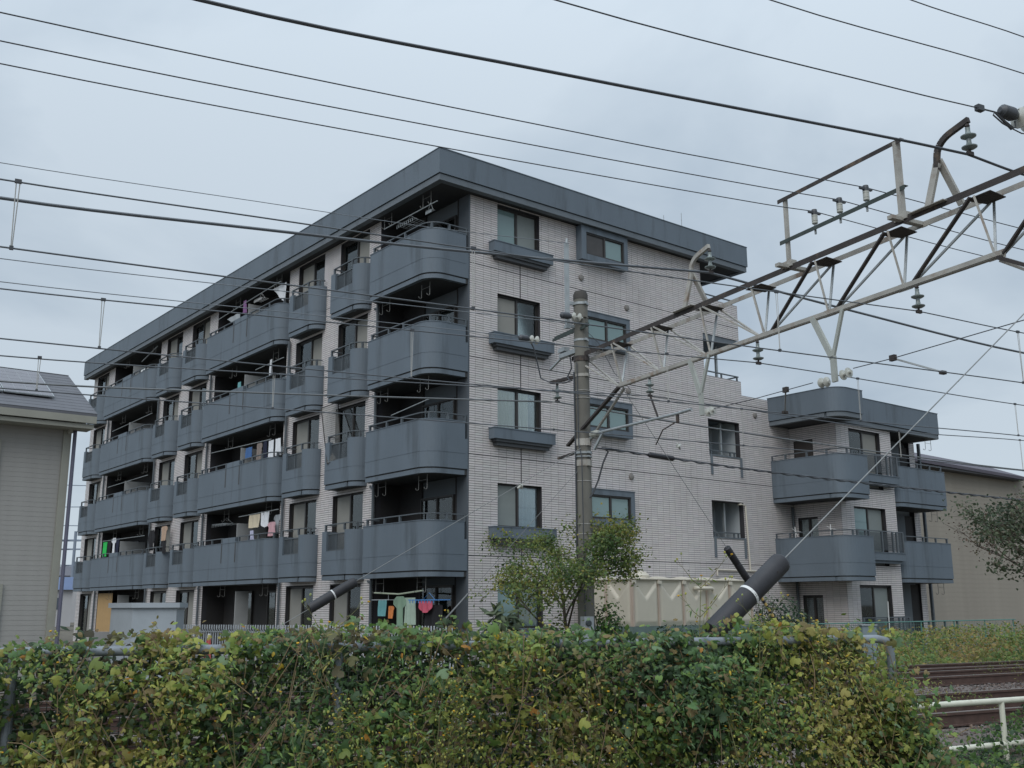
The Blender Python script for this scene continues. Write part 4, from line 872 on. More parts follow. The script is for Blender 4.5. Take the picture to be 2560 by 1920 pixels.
# white picket fence with bent tops
A0, A1 = Vector((-9.5, 29.9, 0)), Vector((-1.35, 25.95, 0)); AD = (A1 - A0); AL = AD.length; AD.normalize()
WPF = mat('white_fence_paint', (.52, .55, .58), .6, .1, 4)
pk = thing('picket_fence', 'low white metal picket fence with bent tops before the ground floor', 'fence', Matrix.Translation(A0)); AN = Vector((AD.y, -AD.x, 0))
for z in (.35, .98): b = MB(); b.bar(A0 + Vector((0, 0, z)), A1 + Vector((0, 0, z)), .03, .04); obj('rail', b, WPF, pk)
pkm = None
for k in range(int(AL / .085)):
    q = A0 + AD * (k * .085)
    if pkm is None:
        b = MB(); up = Vector((0, 0, 1)); b.bar(up * .1, up * .95, .03, .022, AD); b.bar(up * .95, up * 1.05 + AN * .07, .03, .022, AD); b.bar(up * 1.05 + AN * .07, up * 1.17 + AN * .07, .03, .022, AD); pkm = b.mesh('picket', WPF)
    place('picket', pkm, pk, Matrix.Translation(q - A0))
# solid low wall further left
b = MB(); q0, q1 = Vector((-12.5, 31.2, 0)), A0 - AD * .05
b.prism([(q0.x, q0.y), (q1.x, q1.y), (q1.x - .05, q1.y + .15), (q0.x - .05, q0.y + .15)], 0, .95); obj('low_wall', b, mat('pale_block_wall', (.36, .35, .34), .9, .15, 1.5), label='low pale wall between the left house and the grey shed', cat='wall')
# grey shed
SM = Matrix.Translation((-7.62, 21.6, 0)) @ Matrix.Rotation(math.radians(12), 4, 'Z')
sh = thing('equipment_box', 'large pale grey equipment box behind the hedge at the left', 'box', SM)
SHG = mat('shed_grey', (.34, .38, .415), .6, .08, 2, stain=((.25, .26, .27), .6, 1.5, .3, .5))
b = MB(SM); b.prism([(-.70, .45), (-.16, -.35), (.70, -.40), (.74, .8), (-.42, 1.0)], 0, 1.64); obj('body', b, SHG, sh)
b = MB(SM); b.prism([(-.76, .45), (-.18, -.42), (.76, -.47), (.80, .85), (-.48, 1.07)], 1.641, 1.74); obj('lid', b, SHG, sh)
# traffic cone
cm = thing('traffic_cone', 'small red and white striped cone behind the picket fence', 'cone', Matrix.Translation((-6.9, 23.9, 0)))
for k, (z0, z1, m) in enumerate(((0, .3, 'r'), (.3, .5, 'w'), (.5, .68, 'r'), (.68, .8, 'w'), (.8, .95, 'r'), (.95, 1.06, 'w'))):
    R_ = lambda z: .16 - .13 * z / 1.06
    b = MB(Matrix.Translation((-6.9, 23.9, 0))); b.lathe((0, 0, 0), (0, 0, 1), [(R_(z0), z0), (R_(z1), z1)], 12); obj('ring', b, mat('cone_red', (.55, .10, .09), .6, .1, 4) if m == 'r' else WHITEP, cm)
b = MB(Matrix.Translation((-6.9, 23.9, 0))); b.box(-.2, .2, -.2, .2, 0, .03); obj('foot', b, BLACKR, cm)
# water tank of moulded panels
tank = thing('water_tank', 'cream panelled water tank with V shaped mouldings beside the tiled wall', 'tank', B(3.83, -2.4, 0) and BF @ Matrix.Translation((3.83, -2.4, 0)))
CREAM = mat('cream_frp', (.56, .52, .43), .45, .05, 1.2, stain=((.46, .40, .32), .55, 1.5, .25, .4)); CREAMD = mat('cream_flange', (.47, .385, .32), .6, .1, 2)
def panel_mesh(wd, ht, roof=False):
    b = MB(); n, m = 21, 25; idx = []
    for j in range(m):
        row = []
        for i in range(n):
            x, z = i / (n - 1), j / (m - 1); e = min(x, 1 - x) * wd; ez = min(z, 1 - z) * ht
            d = .045 * min(1, max(0, (min(e, ez) - .035) / .05))
            if not roof:
                zz = (1 - z) * ht; v = .50 * (1 - abs(x - .5) * 2)            # V pocket from the top edge
                dd = v + .06 - zz
                if dd > 0 and .1 < x < .9: d -= .085 * min(1, dd / .10) * min(1, max(0, (zz - .04) / .07))
                if -.05 < dd < .03 and .12 < x < .88: d += .010 * (1 - abs(dd + .01) / .04)
            else: d = .09 * math.sin(math.pi * x) ** 1.2 * math.sin(math.pi * z) ** 1.2 + .004
            row.append(b.pt((x * wd, -d, z * ht) if not roof else (x * wd, z * ht, d)))
        idx.append(row)
    for j in range(m - 1):
        for i in range(n - 1): b.f.append([idx[j][i], idx[j][i + 1], idx[j + 1][i + 1], idx[j + 1][i]])
    return b.mesh('panel', CREAM, smooth=False)
pm = panel_mesh(1.0, 1.27); pr = panel_mesh(1.0, 1.0, True); pm.polygons.foreach_set('use_smooth', [True] * len(pm.polygons)); pr.polygons.foreach_set('use_smooth', [True] * len(pr.polygons))
for k in range(5):
    place('panel', pm, tank, Matrix.Translation((k * 1.02 + .01, -.01, 1.09)))
    for j in range(2): place('roof_panel', pr, tank, Matrix.Translation((k * 1.02 + .01, j * 1.0 + .0, 2.375)))
for j in range(2): place('panel', pm, tank, Matrix.Translation((-.01, j * 1.02 + 1.01, 1.09)) @ Matrix.Rotation(math.radians(-90), 4, 'Z'))
TM = BF @ Matrix.Translation((3.83, -2.4, 0)); b = MB(TM); b.box(.01, 5.1, .01, 2.0, 1.08, 2.36); obj('shell', b, CREAM, tank)
for k in range(6): b = MB(TM); x = k * 1.02; b.box(x - .03, x + .03, -.055, .0, 1.085, 2.36); obj('flange', b, CREAMD, tank)
for j in range(3): b = MB(TM); y = j * 1.02; b.box(-.055, -.0, y - .03, y + .03, 1.085, 2.36); obj('flange', b, CREAMD, tank)
b = MB(TM); b.box(-.06, 5.16, -.07, 2.04, 2.355, 2.374); obj('rim', b, CREAM, tank)
for k in range(6): b = MB(TM); x = k * 1.02; b.box(x - .07, x + .07, -.1, -.056, 2.24, 2.33); obj('bolt_plate', b, CREAM, tank)
b = MB(TM); b.lathe((.75, .45, 2.38), (0, 0, 1), [(.3, 0), (.3, .1), (.2, .2), (.02, .24)], 20); obj('manhole', b, CREAM, tank, smooth=True)
b = MB(TM); b.tube([(2.55, -.02, 2.13), (2.55, -.13, 2.13), (2.62, -.17, 2.13), (3.1, -.17, 2.13), (3.18, -.17, 2.1), (3.2, -.17, 2.0)], .055, 10); obj('overflow_pipe', b, CREAM, tank, smooth=True)
b = MB(TM); b.box(-.15, 5.3, -.15, 2.1, .78, .90); b.box(-.1, 5.25, -.12, 2.05, .90, 1.08); obj('base_frame', b, mat('base_frame_green', (.13, .18, .17), .7, .2, 3), tank)
b = MB(TM); b.box(-.3, 5.5, -.3, 2.2, 0, .779); obj('plinth', b, mat('plinth_concrete', (.30, .29, .27), .9, .2, 2), tank)
# house at the left
LHs = thing('grey_house', 'two storey house with grey siding and solar panels on its roof at the left', 'house', BF @ Matrix.Translation((-10.54, 0, 0)))
SID = mat('grey_siding', (.335, .325, .305), .85, .06, 3, stain=((.29, .28, .26), .55, .8, .5, .4)); TRIM = mat('house_trim', (.30, .295, .25), .6, .08, 3)
b = MB(BF); b.box(-19, -10.6, .02, 8, 0, 5.62); obj('wall', b, SID, LHs)
sb_ = MB(); sb_.v = [(0, 0, 0), (8.38, 0, 0), (8.38, -.008, .0), (0, -.008, .0), (0, -.005, .099), (8.38, -.005, .099)]; sb_.f = [[3, 2, 5, 4], [0, 1, 2, 3], [0, 3, 4], [1, 5, 2]]; sbm = sb_.mesh('siding_board', SID)
for k in range(56): place('siding_board', sbm, LHs, Matrix.Translation((-8.46, .02, k * .1)))
b = MB(BF); b.box(-10.72, -10.56, -.03, .12, 0, 5.55); obj('corner_trim', b, TRIM, LHs)
b = MB(BF); b.tube([(-10.50, -.06, 0), (-10.50, -.06, 5.5)], .04, 8); obj('downpipe', b, mat('house_downpipe', (.12, .12, .17), .5, .1, 4), LHs)
for z0, z1 in ((1.05, 2.12), (3.95, 5.05)):
    xr = -11.62 if z0 < 3 else -11.92; f = MB(BF); f.box(-13.4, xr, -.04, .03, z0, z0 + .07); f.box(-13.4, xr, -.04, .03, z1 - .07, z1); f.box(xr - .07, xr, -.04, .03, z0 + .07, z1 - .07); f.box(-13.4, -13.33, -.04, .03, z0 + .07, z1 - .07); o = obj('window', f, TRIM, LHs); f = MB(BF); f.box(-13.33, xr - .07, -.005, .0, z0 + .07, z1 - .07); obj('pane', f, GLASST, o)
# roof: eave at y=-.5, ridge at y=2
eu = -10.2; RT = mat('slate_roof', (.11, .112, .125), .6, .12, 3, stain=((.13, .13, .14), .55, 1.5, 1, .5))
sl_ = (7.0 - 5.72) / 2.5
b = MB(BF); b.v = []; 
for (y, z) in ((-.5, 5.68), (2.0, 6.96), (2.0, 6.82), (-.5, 5.58)):
    for u in (-20, eu): b.pt((u, y, z))
b.f = [[0, 1, 3, 2], [4, 5, 7, 6], [0, 6, 7, 1], [1, 7, 5, 3], [0, 2, 4, 6]]; b.box(-20, eu, 2.0, 2.06, 6.8, 6.99); rf = obj('roof', b, RT, LHs)
b = MB(BF); b.v = []
for (y, z) in ((2.05, 6.96), (5.5, 5.2), (5.5, 5.1), (2.05, 6.86)):
    for u in (-20, eu): b.pt((u, y, z))
b.f = [[0, 1, 3, 2], [4, 5, 7, 6], [1, 7, 5, 3]]; obj('roof_slope', b, RT, LHs)
sm_ = MB(); sm_.v = [(0, 0, .006), (9.8, 0, .006), (9.8, .205, .004), (0, .205, .004), (0, 0, -.01), (9.8, 0, -.01)]; sm_.f = [[0, 1, 2, 3], [4, 5, 1, 0]]; smm = sm_.mesh('shingle_course', RT)
for k in range(13):
    y = -.5 + k * .19; place('shingle_course', smm, rf, Matrix.Translation((-20 + 10.54, y, 5.69 + (y + .5) * .512)) @ Matrix.Rotation(math.atan(.512), 4, 'X'))
b = MB(BF); b.box(-20, eu - .02, -.56, -.501, 5.47, 5.62); obj('gutter', b, TRIM, LHs)
b = MB(BF); b.box(-20, eu - .05, -.5, .0, 5.36, 5.45); b.box(-20, eu - .1, -.1, 2.0, 5.45, 5.58); obj('soffit', b, TRIM, LHs)
b = MB(BF); b.tube([(-10.62, -.5, 5.5), (-10.62, -.2, 5.4), (-10.62, -.08, 5.3)], .045, 8); obj('gutter_outlet', b, TRIM, LHs)
SOL = mat('solar_cell', (.16, .15, .165), .25, .15, 2, metal=.3, spec=.8)
for k in range(4):
    M = Matrix.Translation((-1.4 - k * 1.02, .12, 6.06)) @ Matrix.Rotation(math.atan(.512), 4, 'X')
    f = MB(); f.box(0, 1.0, 0, 1.78, 0, .03); sp = place('solar_panel', f.mesh('solar_panel', GALV), LHs, M); c = MB()
    for i in range(4):
        for j in range(7): c.box(.02 + i * .242, .252 + i * .242, .02 + j * .249, .26 + j * .249, .0301, .033)
    place('cells', c.mesh('cells', SOL), sp, ID)
# house at the right
rh = thing('beige_house', 'beige house with dark sloping roof behind the wing at the right', 'house', BF @ Matrix.Translation((28, 3, 0)))
RHW = mat('beige_siding', (.30, .27, .225), .9, .07, 1.5, stain=((.25, .22, .185), .52, .5, .3, .5))
b = MB(BF); b.box(22.5, 48, 3, 12, 0, 8.3); obj('wall', b, RHW, rh)
s2 = MB(); s2.v = [(0, 0, 0), (25, 0, 0), (25, -.007, 0), (0, -.007, 0), (0, -.004, .218), (25, -.004, .218)]; s2.f = [[3, 2, 5, 4], [0, 1, 2, 3]]; s2m = s2.mesh('siding_board', RHW)
for k in range(37): place('siding_board', s2m, rh, Matrix.Translation((-5.4, .0, k * .22)))
RT2 = mat('purple_slate_roof', (.085, .075, .095), .65, .1, 2)
b = MB(BF); b.v = []
for p in ((22, 2.4, 8.36), (38.2, 2.4, 8.2), (46, 8.5, 10.1), (26, 8.5, 10.4), (22, 2.4, 8.2), (38.2, 2.4, 8.04), (46, 8.5, 9.9), (26, 8.5, 10.2)): b.pt(p)
b.f = [[0, 1, 2, 3], [4, 7, 6, 5], [0, 4, 5, 1], [1, 5, 6, 2], [0, 3, 7, 4]]; obj('roof', b, RT2, rh)
b = MB(BF); b.box(22.5, 38, 2.45, 3, 8.0, 8.1); obj('soffit', b, mat('dark_soffit', (.07, .07, .075), .8, .1, 2), rh)
f = MB(BF); 
f.box(25.0, 25.08, 2.9, 3.0, 4.2, 6.1); f.box(26.3, 26.38, 2.9, 3.0, 4.2, 6.1); f.box(25.08, 26.3, 2.9, 3.0, 4.2, 4.28); f.box(25.08, 26.3, 2.9, 3.0, 6.02, 6.1); o = obj('window', f, BRONZE, rh); f = MB(BF); f.box(25.08, 26.3, 2.93, 2.95, 4.28, 6.02); obj('pane', f, mat('dark_pane', (.05, .055, .055), .15, .2, 2), o)
# green net fence and grey cabinet
gf = thing('green_net_fence', 'low green wire net fence behind the yellow weeds', 'fence', BF @ Matrix.Translation((9.5, -5.3, 0)))
GF = mat('green_fence_paint', (.10, .24, .21), .6, .1, 3)
for z in (1.13, .6): b = MB(BF); b.tube([(7.5, -5.35, z), (19.3, -5.4, z)], .018, 6); obj('rail', b, GF, gf)
for k in range(7): b = MB(BF); u = 7.5 + k * 1.95; b.tube([(u, -5.37, 0), (u, -5.37, 1.15)], .022, 6); obj('post', b, GF, gf)
b = MB(BF)
for k in range(110): b.bar((7.5 + k * .107, -5.37, .1), (7.5 + k * .107, -5.37, 1.12), .004)
for k in range(10): b.bar((7.5, -5.37, .15 + k * .1), (19.3, -5.38, .15 + k * .1), .004)
o = obj('net', b, GF, gf); o['kind'] = 'stuff'
cb = thing('grey_cabinet', 'small grey cabinet in the weeds at the end of the hedge', 'cabinet', Matrix.Translation((8.6, 25.5, 0)))
b = MB(Matrix.Translation((8.6, 25.5, 0))); b.box(-.17, .17, -.12, .12, 0, 1.15); obj('body', b, mat('cabinet_grey', (.20, .25, .27), .6, .1, 3), cb); b = MB(Matrix.Translation((8.6, 25.5, 0))); b.box(-.19, .19, -.15, .14, 1.151, 1.18); obj('lid', b, GALV, cb)
# far houses and a far power pole in the gap at the left
FB = mat('far_blue_roof', (.10, .14, .24), .7, .1, .5); FWm = mat('far_wall', (.42, .42, .43), .9, .1, .3); FD = mat('far_brown_wall', (.22, .16, .13), .9, .1, .3)
for x, y, wd, dp, h, rm, wm, lab in ((-41.5, 92, 5, 6, 3.2, FB, FWm, 'far white house with blue roof in the gap beside the left house'), (-52, 118, 6, 8, 5.2, mat('far_grey_roof', (.12, .12, .14), .8, .1, .5), FWm, 'farthest pale two storey house in the gap beside the left house'), (-34.5, 75, 2.4, 4, 2.2, mat('far_brown_roof', (.12, .08, .07), .8, .1, .5), FD, 'small brown house low in the gap beside the left house')):
    M = Matrix.Translation((x, y, 0)) @ Matrix.Rotation(.4, 4, 'Z'); t = thing('far_house', lab, 'house', M)
    b = MB(M); b.box(-wd / 2, wd / 2, 0, dp, 0, h); obj('wall', b, wm, t)
    b = MB(M); q = [b.pt(p) for p in ((-wd / 2 - .4, -.4, h), (wd / 2 + .4, -.4, h), (wd / 2 + .4, dp + .4, h), (-wd / 2 - .4, dp + .4, h), (-wd / 2 - .4, dp / 2, h + 1.2), (wd / 2 + .4, dp / 2, h + 1.2))]
    b.f = [[0, 1, 5, 4], [2, 3, 4, 5], [0, 4, 3], [1, 2, 5], [0, 3, 2, 1]]; obj('roof', b, rm, t)
    for k in range(2):
        b = MB(M); x0 = -wd / 4 + k * wd / 2.2 - .4; b.box(x0, x0 + .9, -.05, -.01, h - 1.7, h - .7); obj('window', b, mat('far_window', (.08, .1, .13), .3, .1, 1), t)
fp = thing('far_power_pole', 'far power pole with crossarms in the gap beside the left house', 'pole', Matrix.Translation((-46.6, 110, 0)))
FPm = mat('far_pole_grey', (.22, .26, .32), .8, .1, 1)
b = MB(); b.tube([(-46.6, 110, 0), (-46.6, 110, 9.6)], .16, 8); obj('shaft', b, FPm, fp)
for z, l in ((8.6, 1.5), (7.7, 1.7), (6.0, 1.2)): b = MB(); b.bar((-46.6 - l, 110, z), (-46.6 + l * .6, 110, z), .14); obj('crossarm', b, FPm, fp)
for i, (z, dz) in enumerate(((14.5, .3), (12.2, -.2), (10.2, .1), (8.7, 0), (7.75, 0), (6.05, 0))):
    b = MB(); b.tube([(-60, 108, z + dz), (-46.6, 110, z), (-30, 112, z + dz * .5)], .045, 4); obj('far_wire', b, FPm, label=['highest', 'second highest', 'third highest', 'fourth', 'fifth', 'lowest'][i] + ' of the far wires in the gap beside the left house', cat='wire')

# ------------------------------------------------------------------ laundry and small things on the balconies
CL = {}
def cmat(nm, c):
    return mat('cloth_' + nm, c, .95, .1, 6)
def cloth(name, lab, v, z, wd, ht, m, u=-1.1, shape='towel', group=None, fold=.032):
    """hanging cloth, v = centre along the balcony, z = top"""
    b = MB(BF); n, k = 13, 9; th = .012; rows = []
    ph = rnd.random() * 6
    for side in (0, 1):
        idx = []
        for j in range(k):
            t = j / (k - 1); row = []
            if shape == 'towel': l, r = -.5, .5
            elif shape == 'shirt': l, r = ((-.5, .5) if t < .32 else (-.32, .32)) if t > .04 else (-.30, .30)
            elif shape == 'shorts': l, r = -.42 - .06 * t, .42 + .06 * t
            elif shape == 'bib': w_ = .5 * math.sqrt(max(0.04, 1 - max(0, t - .45) ** 2 / .31)); l, r = -w_, w_
            elif shape == 'jacket': w_ = .5 * (.55 + .45 * math.sin(math.pi * min(1, t + .12))); l, r = -w_, w_
            elif shape == 'tri': l, r = -.5, -.5 + (1 - t) * .999 + .001
            for i in range(n):
                s = l + (r - l) * i / (n - 1); dy = fold * math.sin(s * 14 + ph + t * 1.3) * (.4 + t)
                row.append(b.pt((u + dy + side * th, v + s * wd, z - t * ht)))
            idx.append(row)
        rows.append(idx)
    for idx in rows:
        for j in range(k - 1):
            for i in range(n - 1): b.f.append([idx[j][i], idx[j][i + 1], idx[j + 1][i + 1], idx[j + 1][i]])
    A, C_ = rows
    for j in range(k - 1):
        for i in (0, n - 1): b.f.append([A[j][i], A[j + 1][i], C_[j + 1][i], C_[j][i]])
    for i in range(n - 1):
        for j in (0, k - 1): b.f.append([A[j][i], A[j][i + 1], C_[j][i + 1], C_[j][i]])
    return obj(name, b, m, label=lab, cat='laundry', group=group, smooth=True)
BLUE = cmat('blue', (.06, .14, .32)); NAVY = cmat('navy', (.02, .025, .05)); WHT = cmat('white', (.72, .74, .77)); CRM = cmat('cream', (.62, .54, .40)); PNK = cmat('pink', (.55, .33, .36)); GRN = cmat('bright_green', (.03, .50, .10))
BLK = cmat('black', (.015, .015, .018)); TAN = cmat('tan', (.42, .30, .22)); BRN = cmat('taupe', (.24, .20, .18)); LAV = cmat('lavender', (.45, .46, .60)); PUR = cmat('purple', (.25, .13, .28)); TEAL = cmat('teal', (.16, .38, .40)); SAGE = cmat('sage', (.22, .33, .24)); ORG = cmat('orange', (.62, .22, .07)); GRY = cmat('grey', (.33, .36, .38))
cloth('purple_cloth', 'purple cloth hanging on the top floor long balcony', 13.2, 13.2, .26, .5, PUR)
cloth('grey_blanket', 'grey cloth slung over the rail of the top floor long balcony', 14.0, 12.75, 1.2, .55, GRY, u=-1.2, shape='tri')
cloth('white_sheet', 'white slanting sheet at the right end of the top floor long balcony', 10.5, 13.15, 1.1, .85, WHT, u=-.95, shape='tri')
cloth('white_bag', 'narrow white item hanging on the fourth floor long balcony', 10.6, 10.37, .16, .6, WHT)
cloth('teal_cloth', 'teal cloth beside the partition on the fourth floor long balcony', 13.3, 10.0, .28, .3, TEAL)
cloth('blue_shorts', 'blue shorts on the third floor long balcony', 12.1, 7.35, .62, .42, BLUE, shape='shorts')
cloth('taupe_top', 'taupe top between blue shorts and dark trousers, third floor', 11.25, 7.4, .5, .6, BRN, shape='shirt')
cloth('navy_trousers', 'navy trousers left of the white towels, third floor', 10.78, 7.42, .3, .62, NAVY)
cloth('white_towel', 'left white towel at the end of the third floor long balcony', 10.28, 7.38, .42, .66, WHT)
cloth('white_towel', 'right white towel at the end of the third floor long balcony', 9.78, 7.38, .42, .6, WHT)
cloth('cream_towel', 'cream towel on the second floor long balcony', 11.35, 4.85, .85, .46, CRM)
cloth('white_apron', 'round ended white cloth beside the cream towel, second floor', 10.5, 4.90, .66, .56, WHT, shape='bib')
cloth('lavender_cloth', 'small lavender cloth below the cream towel, second floor', 11.55, 4.3, .3, .36, LAV)
cloth('pink_shirt', 'small pink shirt at the right end of the second floor long balcony', 9.95, 4.5, .62, .48, PNK, shape='shirt')
cloth('grey_shirt', 'dim grey top behind the pink shirt, second floor', 9.85, 4.75, .55, .6, GRY, u=-.95, shape='shirt')
cloth('green_towel', 'bright green towel on the far second floor balcony', 27.9, 4.70, .62, .68, GRN)
cloth('dark_towel', 'black towel right of the bright green towel', 27.25, 4.74, .55, .68, BLK)
cloth('white_shirt', 'white shirt right of the bright green towel', 26.65, 4.84, .6, .74, WHT, shape='shirt')
cloth('navy_towel', 'navy towel at the partition of the far second floor balcony', 26.1, 4.8, .38, .8, NAVY)
cloth('black_jacket', 'black jacket hanging before a second floor window', 21.25, 4.87, .75, .86, BLK, u=-1.25, shape='jacket')
cloth('tan_shirt', 'tan shirt hanging above dark trousers, second floor', 19.8, 4.95, .75, .6, TAN, u=-1.25, shape='shirt')
cloth('black_trousers', 'black trousers under the tan shirt, second floor', 19.75, 4.36, .7, .52, BLK, u=-1.25, shape='shorts')
cloth('teal_towel', 'pale teal towel on the ground floor corner terrace', 2.6, 1.83, .42, .45, TEAL)
cloth('orange_shirt', 'small orange and yellow shirt on the ground floor corner terrace', 2.15, 1.66, .32, .34, ORG, shape='shirt')
cloth('sage_shirt', 'large sage green shirt on the ground floor corner terrace', 1.7, 1.92, .62, .85, SAGE, shape='shirt')
cloth('pale_green_towel', 'pale green towel right of the sage green shirt', 1.2, 1.88, .5, .72, cmat('pale_sage', (.36, .46, .38)))
cloth('pink_garment', 'bright pink round cloth under the blue peg hanger', .44, 1.78, .6, .3, cmat('hot_pink', (.62, .12, .18)), shape='bib')
cloth('black_trousers', 'black trousers under the blue peg hanger, ground floor', .15, 1.68, .9, .55, BLK, u=-1.0, shape='shorts')
pgm = mat('peg_blue', (.07, .22, .50), .5, .1, 6)
b = MB(BF)
for k in range(6): b.box(-1.35, -.85, -.35 + k * .24, -.335 + k * .24, 1.80, 1.82)
b.box(-1.36, -1.345, -.36, .88, 1.80, 1.825); b.box(-.86, -.845, -.36, .88, 1.80, 1.825); b.box(-1.11, -1.095, -.36, .88, 1.80, 1.825)
for s in (-.3, .3): b.tube([(-1.1, .26 + s, 1.81), (-1.1, .26, 2.0)], .006, 4)
for k in range(9): b.box(-1.36, -1.345, -.33 + k * .14, -.31 + k * .14, 1.73, 1.80)
obj('peg_hanger', b, pgm, label='blue peg hanger on the ground floor corner terrace', cat='hanger')
b = MB(BF)
for k in range(7): b.box(-1.32, -.88, 1.9 + k * .15, 1.91 + k * .15, 1.82, 1.835)
b.box(-1.33, -1.32, 1.88, 2.82, 1.82, 1.84); b.box(-.88, -.87, 1.88, 2.82, 1.82, 1.84); b.tube([(-1.1, 2.3, 1.83), (-1.1, 2.3, 2.02)], .008, 4)
obj('peg_hanger', b, GRY, label='grey peg hanger over the pale teal towel', cat='hanger')
def lpole(lab, v0, z0, v1, z1, r=.016, m=None, u=-1.1, u1=None):
    b = MB(BF); b.tube([(u, v0, z0), (u1 or u, v1, z1)], r, 8); obj('laundry_pole', b, m or GALV, label=lab, cat='laundry pole')
lpole('bent pale green laundry pole on the ground floor corner terrace, long half', 3.05, 2.03, 1.75, 1.98, .024, mat('pale_green_pole', (.44, .50, .38), .5, .05, 5))
lpole('short half of the pale green laundry pole, ground floor corner', 1.75, 1.98, .56, 2.06, .024, mat('pale_green_pole', (0, 0, 0)))
for lab, a in (('laundry pole across the top floor long balcony', (15.7, 13.0, 10.1, 13.2)), ('laundry pole across the fourth floor long balcony', (11.9, 10.22, 9.6, 10.25)), ('laundry pole carrying the blue shorts, third floor', (15.6, 7.55, 10.3, 7.42)),
               ('laundry pole carrying the cream towel, second floor', (12.7, 4.86, 9.5, 4.9)), ('laundry pole carrying the bright green towel', (28.3, 4.76, 22.6, 4.72)), ('laundry pole across the top floor corner balcony', (3.0, 13.05, .1, 13.05)), ('sloping laundry pole on the third floor corner balcony', (2.35, 7.1, .4, 7.28)),
               ('laundry pole on the far top floor balcony', (24.6, 12.95, 22.6, 13.3)), ('laundry pole on the far fourth floor balcony', (28.2, 10.1, 22.7, 10.2)), ('laundry pole on the far third floor balcony', (28.2, 7.35, 22.7, 7.4))):
    lpole(lab, *a)
def peg_ring(lab, v, z, r, m):
    b = MB(BF)
    for s in np.linspace(-1, 1, 5): b.tube([(-1.1 + s * r * .5, v - r, z), (-1.1 + s * r * .5, v + r, z + .02)], .006, 4)
    for s in np.linspace(-1, 1, 4): b.tube([(-1.1 - r * .5, v + s * r, z), (-1.1 + r * .5, v + s * r, z)], .006, 4)
    for s in (-1, 1): b.tube([(-1.1, v + s * r, z), (-1.1, v, z + .25)], .005, 4)
    for k in range(9): b.box(-1.1 - r * .5, -1.1 - r * .5 + .012, v - r + k * r / 4, v - r + k * r / 4 + .012, z - .09, z)
    obj('peg_hanger', b, m, label=lab, cat='hanger')
peg_ring('drooping grey peg hanger on the top floor corner balcony', 1.5, 12.78, .42, GALV); peg_ring('small peg hanger at the front of the top floor corner balcony', .45, 12.85, .14, GALV)
peg_ring('white oval peg hanger on the top floor long balcony', 11.7, 12.88, .3, WHITEP); peg_ring('pale peg hanger left of the partition, second floor', 13.8, 4.65, .6, GALV)
def gauze():
    m = bpy.data.materials.new('net_gauze'); m.use_nodes = True; t = m.node_tree; n = t.nodes; t.nodes.remove(n['Principled BSDF']); a = n.new('ShaderNodeBsdfTransparent'); d = n.new('ShaderNodeBsdfDiffuse'); d.inputs[0].default_value = (.22, .22, .21, 1)
    x = n.new('ShaderNodeMixShader'); x.inputs[0].default_value = .45; t.links.new(a.outputs[0], x.inputs[1]); t.links.new(d.outputs[0], x.inputs[2]); t.links.new(x.outputs[0], n['Material Output'].inputs[0]); return m
# loose insect screen leaning out of a third floor window
ls = thing('loose_window_screen', 'loose insect screen leaning out beside the open third floor window', 'window screen', BF @ Matrix.Translation((-1.2, 5.5, 5.9)))
q = [(-1.22, 6.45, 7.93), (-1.0, 5.75, 8.05), (-1.30, 4.95, 6.15), (-1.42, 5.55, 6.0)]
for a, c in zip(q, q[1:] + q[:1]): b = MB(BF); b.bar(a, c, .03, .02); obj('frame_bar', b, BRONZE, ls)
b = MB(BF); b.face(q); obj('net', b, gauze(), ls)
b = MB(BF); b.box(-1.0, -.98, 26.6, 28.7, .2, 2.3); obj('wooden_board', b, mat('ochre_board', (.42, .27, .12), .8, .1, 3), label='ochre wooden board behind the grey box on the ground floor', cat='board')
ac = thing('air_conditioner', 'white air conditioner unit on the far fifth floor balcony', 'air conditioner', BF @ Matrix.Translation((-.9, 23.6, 12.2)))
b = MB(BF); b.box(-1.1, -.8, 24.0, 24.7, 12.15, 12.55); obj('casing', b, WHITEP, ac); b = MB(BF); b.lathe(BF.inverted() @ B(-1.101, 24.25, 12.35), (-1, 0, 0), [(.15, 0), (.15, .01), (.02, .012)], 16); obj('fan_grille', b, RAILM, ac)
# drying stands on the wing balcony
for n, v in enumerate((-.55, -2.0)):
    b = MB(BF); b.tube([(13.9, v, 2.8), (13.9, v, 4.35)], .018, 6); b.tube([(13.9, v - .25, 4.15), (13.9, v, 4.2), (13.9, v + .15, 4.3)], .008, 4); b.tube([(13.9, v - .1, 4.0), (13.9, v, 4.2)], .01, 4)
    obj('drying_stand', b, WHITEP, label=('left' if n == 0 else 'right') + ' of two white drying stands on the lower wing balcony', cat='drying stand')
ws = MB(BF); ws.tube([(16.2, -2.5, .3), (16.25, -2.5, 1.75)], .02, 6); obj('white_stake', ws, WHITEP, label='white stake in front of the ground floor window of the wing', cat='stake')

